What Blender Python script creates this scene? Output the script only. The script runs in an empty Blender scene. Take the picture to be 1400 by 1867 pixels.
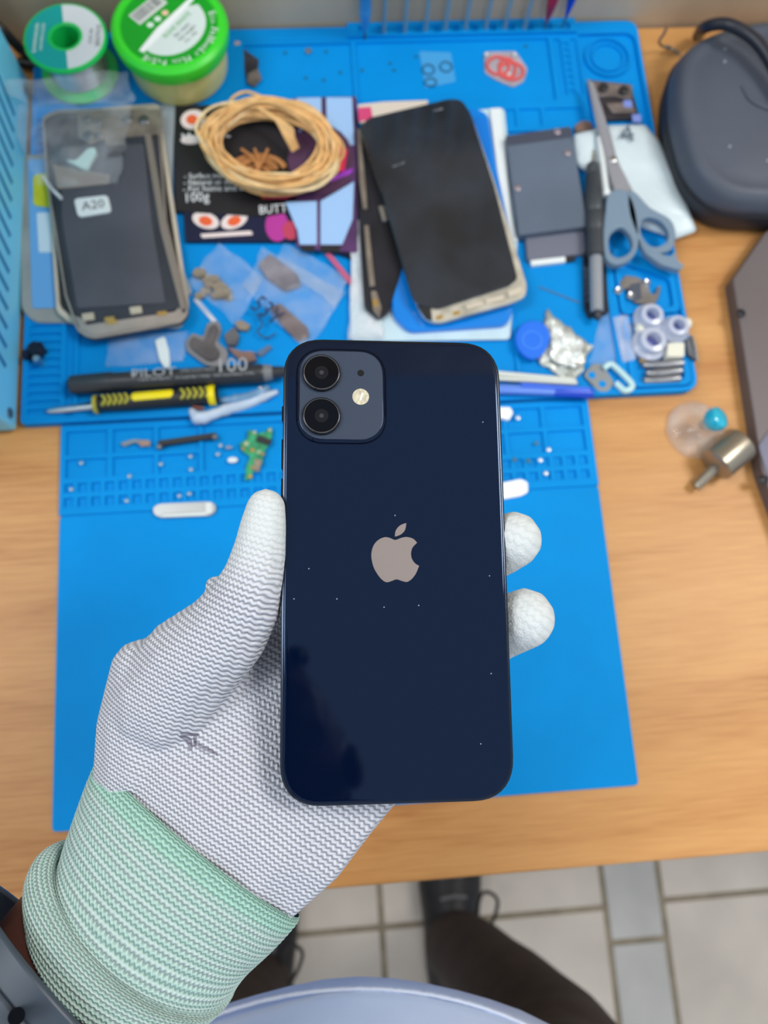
import bpy, bmesh, math, random
import numpy as np
from mathutils import Vector, Matrix, noise
random.seed(7)
SC = bpy.context.scene
COL = SC.collection
# ------------------------------------------------------------ camera, light, exposure
F, CX, CY = 1401.0, 700.0, 933.5
H0, DZ = 490.06, 0.75            # lens height above the desk (mm), desk height (m)
def rot(p, r, y):
    cp, sp, cr, sr, c, s = math.cos(p), math.sin(p), math.cos(r), math.sin(r), math.cos(y), math.sin(y)
    return (np.array([[c,-s,0],[s,c,0],[0,0,1]]) @ np.array([[cr,0,sr],[0,1,0],[-sr,0,cr]])
            @ np.array([[1,0,0],[0,cp,-sp],[0,sp,cp]]))
R = rot(0.225386, -0.041890, -0.069228)
cd = bpy.data.cameras.new('camera'); cam = bpy.data.objects.new('camera', cd); COL.objects.link(cam)
cam.matrix_world = Matrix.Translation((0, 0, DZ + H0/1000)) @ Matrix([list(map(float, r)) for r in R]).to_4x4()
cd.sensor_fit = 'HORIZONTAL'; cd.sensor_width = 36; cd.lens = 36*F/1400
cd.dof.use_dof = True; cd.dof.focus_distance = 0.241; cd.dof.aperture_fstop = 13.5
cd.clip_start = 0.01
SC.camera = cam
SC.view_settings.view_transform = 'Standard'; SC.view_settings.look = 'None'
SC.view_settings.gamma = 1; SC.view_settings.use_curve_mapping = False
SC.view_settings.exposure = 0.0
wd = bpy.data.worlds.new('room_light'); SC.world = wd; wd.use_nodes = True
wd.node_tree.nodes['Background'].inputs[0].default_value = (0.80, 0.90, 1.0, 1)
wd.node_tree.nodes['Background'].inputs[1].default_value = 0.66
def area(name, loc, aim, size, power, col):
    l = bpy.data.lights.new(name, 'AREA'); l.size = size; l.energy = power; l.color = col
    o = bpy.data.objects.new(name, l); COL.objects.link(o); o.location = loc
    o.rotation_euler = (Vector(aim)-Vector(loc)).to_track_quat('-Z', 'Y').to_euler()
area('ceiling_light', (1.15, 0.30, 2.5), (0, 0.1, 0.8), 0.6, 24, (1.0, 0.955, 0.89))
area('left_fill', (-1.0, 0.30, 2.5), (0, 0.0, 0.9), 0.8, 20, (0.95, 0.97, 1.0))  # unseen fill light added on the left to even out the lighting
area('rear_fill', (0.3, -1.6, 2.5), (0, 0.0, 0.4), 0.8, 12, (1.0, 0.97, 0.93))  # unseen fill light added behind the person for floor and back

# ------------------------------------------------------------ coordinates (mm, desk plane h = 0, x right, y away)
def D(px, py, h=0.0):
    d = R @ np.array([(px-CX)/F, -(py-CY)/F, -1.0]); t = (H0-h)/-d[2]
    return (d[0]*t, d[1]*t, h)
def CC(px, py, d): return np.array([(px-CX)/F*d, -(py-CY)/F*d, -d])     # camera frame
def c2w(v): w = R @ np.asarray(v, float); return (w[0], w[1], w[2]+H0)
def C(px, py, d): return c2w(CC(px, py, d))

# ------------------------------------------------------------ materials
MATS = {}
def P(name, col, rough=0.5, metal=0.0, var=0.0, scale=60.0, bump=0.0, coat=0.0, stretch=None, alpha=1.0, trans=0.0, col2=None, spec=0.5, ior=1.5, det=3.0):
    """principled material; var/col2 give noise mottling, bump gives fine relief"""
    if name in MATS: return MATS[name]
    m = bpy.data.materials.new(name); m.use_nodes = True; nt = m.node_tree; b = nt.nodes['Principled BSDF']
    I = b.inputs
    I['Base Color'].default_value = (*col, 1); I['Roughness'].default_value = rough; I['Metallic'].default_value = metal
    I['Coat Weight'].default_value = coat; I['Coat Roughness'].default_value = 0.05
    I['Alpha'].default_value = alpha; I['Transmission Weight'].default_value = trans; I['IOR'].default_value = ior
    I['Specular IOR Level'].default_value = spec
    tc = nt.nodes.new('ShaderNodeTexCoord'); mp = nt.nodes.new('ShaderNodeMapping'); nt.links.new(tc.outputs['Object'], mp.inputs[0])
    mp.inputs['Scale'].default_value = stretch or (1, 1, 1)
    nz = nt.nodes.new('ShaderNodeTexNoise'); nz.inputs['Scale'].default_value = scale; nz.inputs['Detail'].default_value = det
    nt.links.new(mp.outputs[0], nz.inputs['Vector'])
    c2 = col2 or tuple(c*(1-var) for c in col); c1 = col if col2 else tuple(min(1, c*(1+var*0.6)) for c in col)
    mx = nt.nodes.new('ShaderNodeMix'); mx.data_type = 'RGBA'
    rp = nt.nodes.new('ShaderNodeMapRange'); rp.inputs[1].default_value = 0.35; rp.inputs[2].default_value = 0.65
    nt.links.new(nz.outputs['Fac'], rp.inputs[0]); nt.links.new(rp.outputs[0], mx.inputs[0])
    mx.inputs[6].default_value = (*c1, 1); mx.inputs[7].default_value = (*c2, 1)
    nt.links.new(mx.outputs[2], I['Base Color'])
    if bump:
        bp = nt.nodes.new('ShaderNodeBump'); bp.inputs['Strength'].default_value = 1; bp.inputs['Distance'].default_value = bump
        nt.links.new(nz.outputs['Fac'], bp.inputs['Height']); nt.links.new(bp.outputs[0], I['Normal'])
    MATS[name] = m; return m
def film(name, col, op=0.3, rough=0.15):
    """clear bag film: mostly see-through, with a glossy milky share"""
    m = bpy.data.materials.new(name); m.use_nodes = True; nt = m.node_tree; b = nt.nodes['Principled BSDF']
    b.inputs['Base Color'].default_value = (*col, 1); b.inputs['Roughness'].default_value = rough
    b.inputs['Specular IOR Level'].default_value = 1.0
    tc = nt.nodes.new('ShaderNodeTexCoord'); nz = nt.nodes.new('ShaderNodeTexNoise'); nz.inputs['Scale'].default_value = 60
    nt.links.new(tc.outputs['Object'], nz.inputs['Vector'])
    rp = nt.nodes.new('ShaderNodeMapRange'); rp.inputs[1].default_value = .35; rp.inputs[2].default_value = .7
    rp.inputs[3].default_value = op*0.6; rp.inputs[4].default_value = min(1, op*1.6)
    nt.links.new(nz.outputs['Fac'], rp.inputs[0]); nt.links.new(rp.outputs[0], b.inputs['Alpha'])
    bp = nt.nodes.new('ShaderNodeBump'); bp.inputs['Distance'].default_value = 0.002
    nt.links.new(nz.outputs['Fac'], bp.inputs['Height']); nt.links.new(bp.outputs[0], b.inputs['Normal'])
    return m
def S(r, g, b):   # sRGB bytes to linear
    return tuple(((c/255+0.055)/1.055)**2.4 if c > 10 else c/255/12.92 for c in (r, g, b))

# ------------------------------------------------------------ mesh builder (mm, desk frame)
ORG = {}
class B:
    def __init__(s): s.v = []; s.f = []
    def add(s, vs, fs):
        n = len(s.v); s.v += [tuple(map(float, p)) for p in vs]; s.f += [tuple(i+n for i in f) for f in fs]; return s
    def loops(s, L, cap0=True, cap1=True):
        n = len(L[0]); vs = [p for l in L for p in l]; fs = []
        for i in range(len(L)-1):
            for j in range(n):
                k = (j+1) % n; fs.append((i*n+j, i*n+k, (i+1)*n+k, (i+1)*n+j))
        if cap0: fs.append(tuple(reversed(range(n))))
        if cap1: fs.append(tuple(range((len(L)-1)*n, len(L)*n)))
        return s.add(vs, fs)
    def prism(s, pts, h0, h1, ch=0.0):
        a = [(x, y, h0) for x, y in pts]
        if ch > 0:
            ins = inset(pts, ch)
            return s.loops([a, [(x, y, h1-ch) for x, y in pts], [(x, y, h1) for x, y in ins]])
        return s.loops([a, [(x, y, h1) for x, y in pts]])
    def frame(s, outer, inner, h0, h1):
        o0 = [(x, y, h0) for x, y in outer]; o1 = [(x, y, h1) for x, y in outer]
        i1 = [(x, y, h1) for x, y in inner]; i0 = [(x, y, h0) for x, y in inner]
        return s.loops([o0, o1, i1, i0, o0], False, False)
    def box(s, x0, x1, y0, y1, h0, h1): return s.prism([(x0, y0), (x1, y0), (x1, y1), (x0, y1)], h0, h1)
    def tube(s, pts, r, n=8, closed=False):
        pts = [Vector(p) for p in pts]; m = len(pts)
        rs = r if isinstance(r, (list, tuple)) else [r]*m
        T = []
        for i in range(m):
            a = pts[(i-1) % m] if (closed or i > 0) else pts[i]; b = pts[(i+1) % m] if (closed or i < m-1) else pts[i]
            t = (b-a); T.append(t.normalized() if t.length > 1e-9 else (T[-1] if T else Vector((0, 0, 1))))
        u = T[0].orthogonal().normalized(); L = []
        for i in range(m):
            u = (u - T[i]*u.dot(T[i])); u = u.normalized() if u.length > 1e-6 else T[i].orthogonal().normalized()
            w = T[i].cross(u)
            L.append([pts[i]+(u*math.cos(a)+w*math.sin(a))*rs[i] for a in [2*math.pi*k/n for k in range(n)]])
        if closed: L.append(L[0]); return s.loops(L, False, False)
        return s.loops(L)
    def rod(s, a, b, prof, n=20):
        a = Vector(a); b = Vector(b); d = b-a; t = d.normalized(); u = t.orthogonal().normalized(); w = t.cross(u)
        return s.loops([[a+d*q+(u*math.cos(x)+w*math.sin(x))*r for x in [2*math.pi*k/n for k in range(n)]] for q, r in prof])
    def lathe(s, x, y, prof, n=40):   # prof of (r, h)
        return s.loops([[(x+r*math.cos(a), y+r*math.sin(a), h) for a in [2*math.pi*k/n for k in range(n)]] for r, h in prof])
    def lathe_ring(s, x, y, prof, n=40):
        L = [[(x+r*math.cos(a), y+r*math.sin(a), h) for a in [2*math.pi*k/n for k in range(n)]] for r, h in prof]
        return s.loops(L+[L[0]], False, False)
    def ball(s, c, r, n=10, ax=(1, 1, 1)):
        L = []
        for i in range(1, n):
            t = math.pi*i/n
            L.append([(c[0]+r*ax[0]*math.sin(t)*math.cos(a), c[1]+r*ax[1]*math.sin(t)*math.sin(a), c[2]-r*ax[2]*math.cos(t)) for a in [2*math.pi*k/(n+4) for k in range(n+4)]])
        return s.loops(L)
    def sheet(s, P4, h0, amp, n=14, seed=0, fr=0.05, edge=1.0):   # crumpled film between four corner points (x,y)
        vs, fs = [], []
        for j in range(n+1):
            for i in range(n+1):
                a, b = i/n, j/n
                x = (P4[0][0]*(1-a)+P4[1][0]*a)*(1-b)+(P4[3][0]*(1-a)+P4[2][0]*a)*b
                y = (P4[0][1]*(1-a)+P4[1][1]*a)*(1-b)+(P4[3][1]*(1-a)+P4[2][1]*a)*b
                q = noise.noise(Vector((x*fr+seed*7.3, y*fr, seed))); q2 = noise.noise(Vector((x*fr*3+seed, y*fr*3, seed)))
                q3 = noise.noise(Vector((x*fr*2, seed*3.1, y*fr*2)))
                vs.append((x+q3*amp*edge, y+q*amp*edge, h0+amp*(abs(q)*1.6+abs(q2)*.7)))
        for j in range(n):
            for i in range(n):
                k = j*(n+1)+i; fs.append((k, k+1, k+n+2, k+n+1))
        return s.add(vs, fs)
    def obj(s, name, mat, parent=None, smooth=False, bev=0.0, origin=None, label=None, cat=None, group=None, kind=None, thick=0.0, attr=None):
        if name not in NAMES: NAMES.append(name)
        A = np.array(s.v)
        if origin is None:
            lo, hi = A.min(0), A.max(0); origin = ((lo[0]+hi[0])/2, (lo[1]+hi[1])/2, lo[2])
        me = bpy.data.meshes.new(name); me.from_pydata([tuple((p-np.array(origin))/1000) for p in A], [], s.f); me.update()
        bm = bmesh.new(); bm.from_mesh(me)
        if not thick: bmesh.ops.recalc_face_normals(bm, faces=bm.faces)
        bm.to_mesh(me); bm.free()
        if smooth:
            me.shade_smooth()
            if smooth != 'all':
                try: me.set_sharp_from_angle(angle=math.radians(40))
                except Exception: pass
        me.materials.append(mat)
        o = bpy.data.objects.new(name, me); COL.objects.link(o)
        if bev:
            md = o.modifiers.new('bevel', 'BEVEL'); md.width = bev/1000; md.segments = 2; md.limit_method = 'ANGLE'; md.harden_normals = False
        if thick:
            md = o.modifiers.new('solid', 'SOLIDIFY'); md.thickness = thick/1000
        place(o, origin, parent); tag(o, label, cat, group, kind); return o
NAMES = []
def place(o, origin, parent):
    ORG[o] = np.array(origin, float)
    if parent is None: o.location = (origin[0]/1000, origin[1]/1000, DZ+origin[2]/1000)
    else: o.parent = parent; o.location = tuple((ORG[o]-ORG[parent])/1000)
def tag(o, label=None, cat=None, group=None, kind=None):
    if label: o['label'] = label
    if cat: o['category'] = cat
    if group: o['group'] = group
    if kind: o['kind'] = kind
    return o
def thing(name, label, cat, origin, group=None):
    o = bpy.data.objects.new(name, None); COL.objects.link(o); o.empty_display_size = 0.01
    place(o, origin, None); return tag(o, label, cat, group)
def inset(pts, d):
    n = len(pts); out = []
    ar = sum(pts[i][0]*pts[(i+1) % n][1]-pts[(i+1) % n][0]*pts[i][1] for i in range(n)); sg = 1 if ar > 0 else -1
    for i in range(n):
        a, b, c = Vector(pts[i-1]), Vector(pts[i]), Vector(pts[(i+1) % n])
        e1 = (b-a); e2 = (c-b)
        e1 = e1.normalized() if e1.length > 1e-9 else e2.normalized(); e2 = e2.normalized() if e2.length > 1e-9 else e1
        nn = Vector((-(e1.y+e2.y), e1.x+e2.x)); nn = nn.normalized() if nn.length > 1e-6 else Vector((-e1.y, e1.x))
        q = b+nn*d*sg/max(0.5, nn.dot(Vector((-e1.y, e1.x)))); out.append((q.x, q.y))
    return out
def rp(pts, r, n=5):      # round the corners of a polygon
    out = []; m = len(pts)
    for i in range(m):
        a, b, c = Vector(pts[i-1][:2]), Vector(pts[i][:2]), Vector(pts[(i+1) % m][:2])
        ri = r[i] if isinstance(r, (list, tuple)) else r
        if ri <= 0: out.append(tuple(b)); continue
        p = b+(a-b).normalized()*min(ri, (a-b).length*.49); q = b+(c-b).normalized()*min(ri, (c-b).length*.49)
        for k in range(n+1):
            t = k/n; v = p*(1-t)**2+b*2*t*(1-t)*.93+q*t*t + (p+q)*.5*2*t*(1-t)*.07; out.append((v.x, v.y))
    return out
def cm(pts, n=5, closed=True):   # catmull-rom
    out = []; m = len(pts); V = [np.array(p, float) for p in pts]
    for i in range(m if closed else m-1):
        p0 = V[(i-1) % m] if closed or i > 0 else V[i]; p1 = V[i]; p2 = V[(i+1) % m]; p3 = V[(i+2) % m] if closed or i < m-2 else V[(i+1) % m]
        for k in range(n):
            t = k/n; out.append(tuple(0.5*((2*p1)+(-p0+p2)*t+(2*p0-5*p1+4*p2-p3)*t*t+(-p0+3*p1-3*p2+p3)*t**3)))
    if not closed: out.append(tuple(V[-1]))
    return out
def px(pts, h): return [D(x, y, h)[:2] for x, y in pts]
def slab(name, pts, h0, h1, mat, parent=None, r=2.0, ch=0.3, **k):    # outline seen at its top height
    return B().prism(rp(px(pts, h1), r) if r else px(pts, h1), h0, h1, ch).obj(name, mat, parent, **k)
def text(s, a, b, h, mat, parent, name='lettering', asp=1.0, plane=None, label=None, bold=0.0):
    """flat lettering whose baseline runs from point a to point b (mm); plane = (origin fn) for tilted faces"""
    cu = bpy.data.curves.new('t', 'FONT'); cu.body = s; cu.size = 1; cu.resolution_u = 2; cu.offset = bold
    t = bpy.data.objects.new('t', cu); COL.objects.link(t)
    me = bpy.data.meshes.new_from_object(t.evaluated_get(bpy.context.evaluated_depsgraph_get())); bpy.data.objects.remove(t); bpy.data.curves.remove(cu)
    vs = np.array([v.co[:] for v in me.vertices]); fs = [tuple(p.vertices) for p in me.polygons]; bpy.data.meshes.remove(me)
    if len(vs) == 0: return None
    x0, x1 = vs[:, 0].min(), vs[:, 0].max(); a = np.array(a[:2]); b = np.array(b[:2]); L = np.linalg.norm(b-a); u = (b-a)/L
    sc = L/(x1-x0); w = np.array([-u[1], u[0]])
    pts = [(a+u*(v[0]-x0)*sc+w*v[1]*sc*asp) for v in vs]
    bb = B().add([(p[0], p[1], h) for p in pts], fs)
    return bb if parent is None else bb.obj(name, mat, parent, label=label, thick=0.05)
def arc_text(s, cx, cy, r, a0, a1, h, size, mat, parent, name='lettering', inward=False):
    bb = B(); n = len(s)
    for i, ch in enumerate(s):
        if ch == ' ': continue
        a = a0+(a1-a0)*(i+.5)/n; c = np.array([cx+r*math.cos(a), cy+r*math.sin(a)])
        t = np.array([-math.sin(a), math.cos(a)])*(1 if a1 > a0 else -1)
        w = size*.55*(0.4 if ch in 'I-' else 1)
        g = text(ch, c-t*w/2, c+t*w/2, h, mat, None, asp=1.0 if ch not in 'I-' else .8)
        if g: bb.add(g.v, g.f)
    return bb.obj(name, mat, parent, thick=0.05)

# ------------------------------------------------------------ the setting
DESKM = bpy.data.materials.new('oak_laminate'); DESKM.use_nodes = True
def wood(m):
    nt = m.node_tree; b = nt.nodes['Principled BSDF']; N = nt.nodes.new; L = nt.links.new
    tc = N('ShaderNodeTexCoord'); mp = N('ShaderNodeMapping'); mp.inputs['Scale'].default_value = (1.3, 9, 9); L(tc.outputs['Object'], mp.inputs[0])
    n1 = N('ShaderNodeTexNoise'); n1.inputs['Scale'].default_value = 2.2; n1.inputs['Detail'].default_value = 5; n1.inputs['Distortion'].default_value = 1.2; L(mp.outputs[0], n1.inputs[0])
    mp2 = N('ShaderNodeMapping'); mp2.inputs['Scale'].default_value = (14, 260, 260); L(tc.outputs['Object'], mp2.inputs[0])
    n2 = N('ShaderNodeTexNoise'); n2.inputs['Scale'].default_value = 2; n2.inputs['Detail'].default_value = 3; L(mp2.outputs[0], n2.inputs[0])
    r = N('ShaderNodeValToRGB'); e = r.color_ramp.elements; e[0].position = .36; e[0].color = (*S(172, 115, 60), 1); e[1].position = .66; e[1].color = (*S(207, 155, 95), 1)
    k = e.new(.5); k.color = (*S(194, 140, 82), 1)
    ad = N('ShaderNodeMath'); ad.operation = 'MULTIPLY_ADD'; ad.inputs[1].default_value = .35; L(n2.outputs[0], ad.inputs[0])
    sb = N('ShaderNodeMath'); sb.operation = 'MULTIPLY'; sb.inputs[1].default_value = .68; L(n1.outputs[0], sb.inputs[0]); L(sb.outputs[0], ad.inputs[2])
    L(ad.outputs[0], r.inputs[0]); L(r.outputs[0], b.inputs['Base Color']); b.inputs['Roughness'].default_value = .42; b.inputs['Specular IOR Level'].default_value = .35
wood(DESKM)
FH = -750.0
GROUT = P('grout', S(140, 130, 112), .9, var=.2, scale=40)
TILE = P('tile_pale', S(196, 188, 178), .45, var=.13, scale=7, bump=.0006, det=6)
TILE2 = P('tile_grey', S(178, 178, 176), .45, var=.12, scale=9, det=6)
fl = B().box(-2200, 2200, -2000, 1200, FH-20, FH-2).obj('floor', GROUT, kind='structure')
g = 4.0
for ci in range(-4, 5):
    x0 = 25-336*2 + (ci+2)*336 if ci < 1 else None
    pass
cols = []
x = 361.0
for k in range(5): cols.append((x-336, x, 0)); x -= 336
for k in range(2):
    b0 = 361+k*760; cols += [(b0, b0+87, 1), (b0+87, b0+87+336, 2), (b0+423, b0+759, 2)]
for (xa, xb, kd) in cols:
    if xb > 1500: continue
    off = {0: -346, 1: -395, 2: -343}[kd]
    stp = 336 if kd != 1 else 250
    for k in range(-4, 4):
        ya = off+k*stp; yb = ya+stp
        if yb < -1400 or ya > 500: continue
        dz = random.uniform(-.5, .5)
        B().prism(rp([(xa+g, ya+g), (xb-g, ya+g), (xb-g, yb-g), (xa+g, yb-g)], 3, 2), FH-6, FH+dz, 1.0).obj('tile', TILE2 if kd == 1 else TILE, fl)
WALLM = P('plaster_taupe', S(196, 176, 150), .75, var=.22, scale=2.2, stretch=(5, 1, .8), bump=.002, det=6)
B().box(-2200, 2200, 487, 560, FH, 1700).obj('wall_back', WALLM, kind='structure')
desk = thing('desk', 'light oak laminate workbench covered by two blue work mats', 'desk', (0, 186, FH))
B().box(-900, 900, -114, 485, -25, 0).obj('tabletop', DESKM, desk, bev=1.5)
DLEG = P('desk_leg_steel', (.12, .12, .13), .5, .6)
for sx in (-860, 860):
    for sy in (-70, 440): B().box(sx-20, sx+20, sy-20, sy+20, FH, -25).obj('leg', DLEG, desk, bev=2)

# ------------------------------------------------------------ work mats
MAT = P('silicone_blue', (0.0, 0.262, 0.70), .55, var=.05, scale=18, spec=.12)
MAT2 = P('silicone_blue_pale', (0.0, 0.275, 0.72), .6, var=.06, scale=14, spec=.10)
def rect(x0, x1, y0, y1): return [(x0, y0), (x1, y0), (x1, y1), (x0, y1)]
def holes_plate(b, X0, X1, Y0, Y1, hs, h0, h1):
    """stepped plate: hs are rectangles (x0,x1,y0,y1,depth height) recessed into the plate"""
    xs = sorted({X0, X1, *[r[0] for r in hs], *[r[1] for r in hs]}); ys = sorted({Y0, Y1, *[r[2] for r in hs], *[r[3] for r in hs]})
    nx, ny = len(xs)-1, len(ys)-1; Z = np.full((nx, ny), float(h1))
    for i in range(nx):
        for j in range(ny):
            mx, my = (xs[i]+xs[i+1])/2, (ys[j]+ys[j+1])/2
            for r in hs:
                if r[0] <= mx <= r[1] and r[2] <= my <= r[3]: Z[i, j] = r[4]
    for i in range(nx):
        for j in range(ny):
            z = Z[i, j]; x0, x1, y0, y1 = xs[i], xs[i+1], ys[j], ys[j+1]
            b.add([(x0, y0, z), (x1, y0, z), (x1, y1, z), (x0, y1, z)], [(0, 1, 2, 3)])
            for (di, dj, p, q) in ((1, 0, (x1, y0), (x1, y1)), (0, 1, (x1, y1), (x0, y1)), (-1, 0, (x0, y1), (x0, y0)), (0, -1, (x0, y0), (x1, y0))):
                a, c = i+di, j+dj; zz = Z[a, c] if 0 <= a < nx and 0 <= c < ny else h0
                if zz < z-1e-6: b.add([(*p, z), (*q, z), (*q, zz), (*p, zz)], [(0, 3, 2, 1)])
low = thing('work_mat', 'flat light blue silicone work mat nearest the person, with small part pockets', 'mat', (-4, 54, 0))
B().prism(rp(rect(-179.5, 172, -70, 120), 3), 0, 2.0, .4).obj('work_surface', MAT2, low)
hs = []
for i in range(40):
    x0 = -176.5+i*8.65
    if x0+6 > 170: break
    for y0 in (125.2, 134.8):
        hs.append((x0, x0+5.6, y0, y0+6.0, 1.2))
xc = [-176, -149, -146.5, -119.5, -117, -91, -88, -62, -34, -31, -5, -2, 24, 27, 53, 56, 82, 85, 111, 114, 136, 139, 166]
for a, b in [(-176, -149.5), (-146, -119.5), (-116.5, -90.5)]:
    hs += [(a, b, 144.5, 157, 1.1), (a, b, 160, 176, 1.1)]
hs += [(-87.5, -34, 144.5, 176, 1.1), (-31, 30, 144.5, 176, 1.1), (33, 90, 144.5, 176, 1.1)]
for a, b in [(93, 112), (115, 138.5), (141.5, 167)]: hs += [(a, b, 144.5, 159, 1.1), (a, b, 162, 176, 1.1)]
b = B(); holes_plate(b, -179.5, 172, 120, 180.5, hs, 0, 3.0)
pm = b.obj('pocket_strip', MAT2, low, label='strip of part compartments and two rows of square pockets')
up = thing('soldering_mat', 'large darker blue silicone repair mat at the back, crowded with parts', 'mat', (22, 332, 0))
UO = rp(rect(-204, 248.5, 181.5, 485), [3, 10, 9, 6], 6)
B().prism(UO, 0, 4.0, .4).obj('base_sheet', MAT, up)
b = B(); b.frame(UO, rp(rect(-201, 245.5, 184.5, 474), [3, 8, 8, 4], 6), 3.9, 7.0); b.obj('rim', MAT, up, bev=.5)
hs = []
for k in range(12): x0 = 34+k*14.2; hs.append((x0, x0+5, 476.3, 482.5, 4.5))
b = B(); holes_plate(b, 26, 200, 474, 486.5, hs, 0, 9); b.obj('tool_rail', MAT, up, label='raised rear rail with holes for upright tools', bev=.4)
hs = [(-52, 28, 416, 471, 4.6), (31, 178, 416, 471, 4.6), (182, 187, 420, 470, 5), (195, 199.5, 420, 470, 5)]
hs += [(188.5, 193, 421+6*k, 425+6*k, 5.2) for k in range(8)]
hs += [(-200, -180, 188+6*k, 191.5+6*k, 4.9) for k in range(11)] + [(-200, -180, 330+6*k, 333.5+6*k, 4.9) for k in range(14)]
hs += [(130, 146, 394, 409, 5), (149, 165, 394, 409, 5), (168, 196, 394, 409, 5)]
hs += [(-176, -171, 186, 320, 5)]
hs += [(-168, -60, 330, 410, 4.8)]
hs += [(-168, 125, 188, 390, 4.7), (128, 195, 188, 390, 4.7)]
b = B(); holes_plate(b, -201, 201.5, 184.5, 474, hs, 3.5, 6.4); b.obj('tray_grid', MAT, up, label='raised grid of trays and slots', bev=.4)
b = B(); b.frame(rp(rect(202.3, 245, 186, 238.5), 6), rp(rect(206.5, 240.5, 190, 234), 4), 3.9, 6.8)
b.obj('tray_frame', MAT, up)
b = B(); b.frame(rp([(203, 240), (245, 240), (245, 287), (203, 292)], 5), rp([(207, 244), (241, 244), (241, 266), (207, 281)], 4), 3.9, 6.8); b.obj('tray_frame', MAT, up)
b = B(); b.lathe_ring(222.5, 453.5, [(17.5, 3.9), (17.5, 6.2), (15.8, 6.2), (15.8, 3.9)]); b.lathe_ring(222.5, 453.5, [(12.6, 3.9), (12.6, 5.6), (11.4, 5.6), (11.4, 3.9)])
b.obj('round_ring', MAT, up, smooth=True)
for xd in (236.5, 204): B().box(xd, xd+2.5, 392, 429, 3.9, 6.2).obj('divider', MAT, up)

# ------------------------------------------------------------ the phone in the hand (its own frame: x right, y up, z towards the lens)
PW = [-0.1583417571, 0.0914745770, -0.0027992250, 3.64778770, -15.62690509, -243.29998110]
RP = rot(*PW[:3]); TP = np.array(PW[3:])
def PH(x, y, z=0.0): return c2w(RP @ np.array([x, y, z], float)+TP)
def ph(px_, py_):                                   # pixel to phone-back coordinates
    n = RP[:, 2]; d = np.array([(px_-CX)/F, -(py_-CY)/F, -1.0]); q = d*((n @ TP)/(n @ d))-TP
    return tuple((RP.T @ q)[:2])
def pb(L): return B().loops([[PH(x, y, z) for x, y in pts] for pts, z in L])
def rrect(x0, x1, y0, y1, r, n=9): 
    out = []
    for cx, cy, a in ((x1-r, y1-r, 0), (x0+r, y1-r, 90), (x0+r, y0+r, 180), (x1-r, y0+r, 270)):
        for k in range(n+1):
            t = math.radians(a+90*k/n); e = 2.35
            c, s_ = math.cos(t), math.sin(t)
            out.append((cx+r*math.copysign(abs(c)**(2/e), c), cy+r*math.copysign(abs(s_)**(2/e), s_)))
    return out
NAVY = P('phone_glass_navy', (.0008, .0042, .019), .04, spec=.5, coat=0)
NAVY.node_tree.nodes['Principled BSDF'].inputs['Specular Tint'].default_value = (.5, .68, 1, 1)
RAIL = P('phone_rail_dark', (.012, .015, .022), .25, .9)
CHAM = P('phone_chamfer', (.045, .055, .075), .16, 1.0)
PLATE = P('camera_plate_matte', (.03, .047, .082), .5, spec=.3)
BLK = P('lens_black', (.004, .004, .006), .12)
LENS = P('lens_glass', (.001, .0015, .004), .03, spec=.18)
phone = thing('smartphone', 'dark navy glass-backed smartphone held upright in the white gloved hand, with a bitten fruit emblem', 'phone', PH(0, 0, -7.4))
W_, H_ = 35.75, 73.35
def rr(i, rad=13.0): return rrect(-W_+i, W_-i, -H_+i, H_-i, rad-i)
pb([(rr(.5), -7.4), (rr(0), -7.0), (rr(0), -.45)]).obj('side_rail', RAIL, phone, smooth=True)
pb([(rr(0), -.45), (rr(.05), -.3), (rr(.55), -.02), (rr(.8), -.02)]).obj('rail_chamfer', CHAM, phone, smooth=True)
pb([(rr(.75), -.6), (rr(.75), -.02), (rr(1.0), .12), (rr(1.3), .18), (rr(1.9), .2), (rr(2.6), .2)]).obj('back_glass', NAVY, phone, smooth='all')
pb([(rr(1.2), -7.9), (rr(1.2), -7.3)]).obj('front_glass', BLK, phone)
for (ya, yb) in ((30, 40), (17, 27), (46, 51)):
    pb([(rrect(-W_-.5, -W_+.3, ya, yb, .3, 3), -5.2), (rrect(-W_-.5, -W_+.3, ya, yb, .3, 3), -2.4)]).obj('side_button', RAIL, phone, smooth=True)
pb([(rrect(W_-.3, W_+.4, 20, 32, .3, 3), -5.2), (rrect(W_-.3, W_+.4, 20, 32, .3, 3), -2.4)]).obj('side_button', RAIL, phone, smooth=True)
a = ph(545, 640); c_ = ph(700, 806)
bx0, bx1, by0, by1 = a[0], c_[0], c_[1], a[1]
def br(i): return rrect(bx0+i, bx1-i, by0+i, by1-i, 8.6-i)
plate = pb([(br(-.9), .25), (br(-.3), .45), (br(0), 1.25), (br(.35), 1.45)]).obj('camera_bump', NAVY, phone, smooth='all')
pb([(br(.35), 1.40), (br(.38), 1.50), (br(.6), 1.52)]).obj('bump_face', PLATE, plate, smooth=False)
def pcirc(x, y, L, n=40): return pb([([(x+r*math.cos(2*math.pi*k/n), y+r*math.sin(2*math.pi*k/n)) for k in range(n)], z) for r, z in L])
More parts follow.
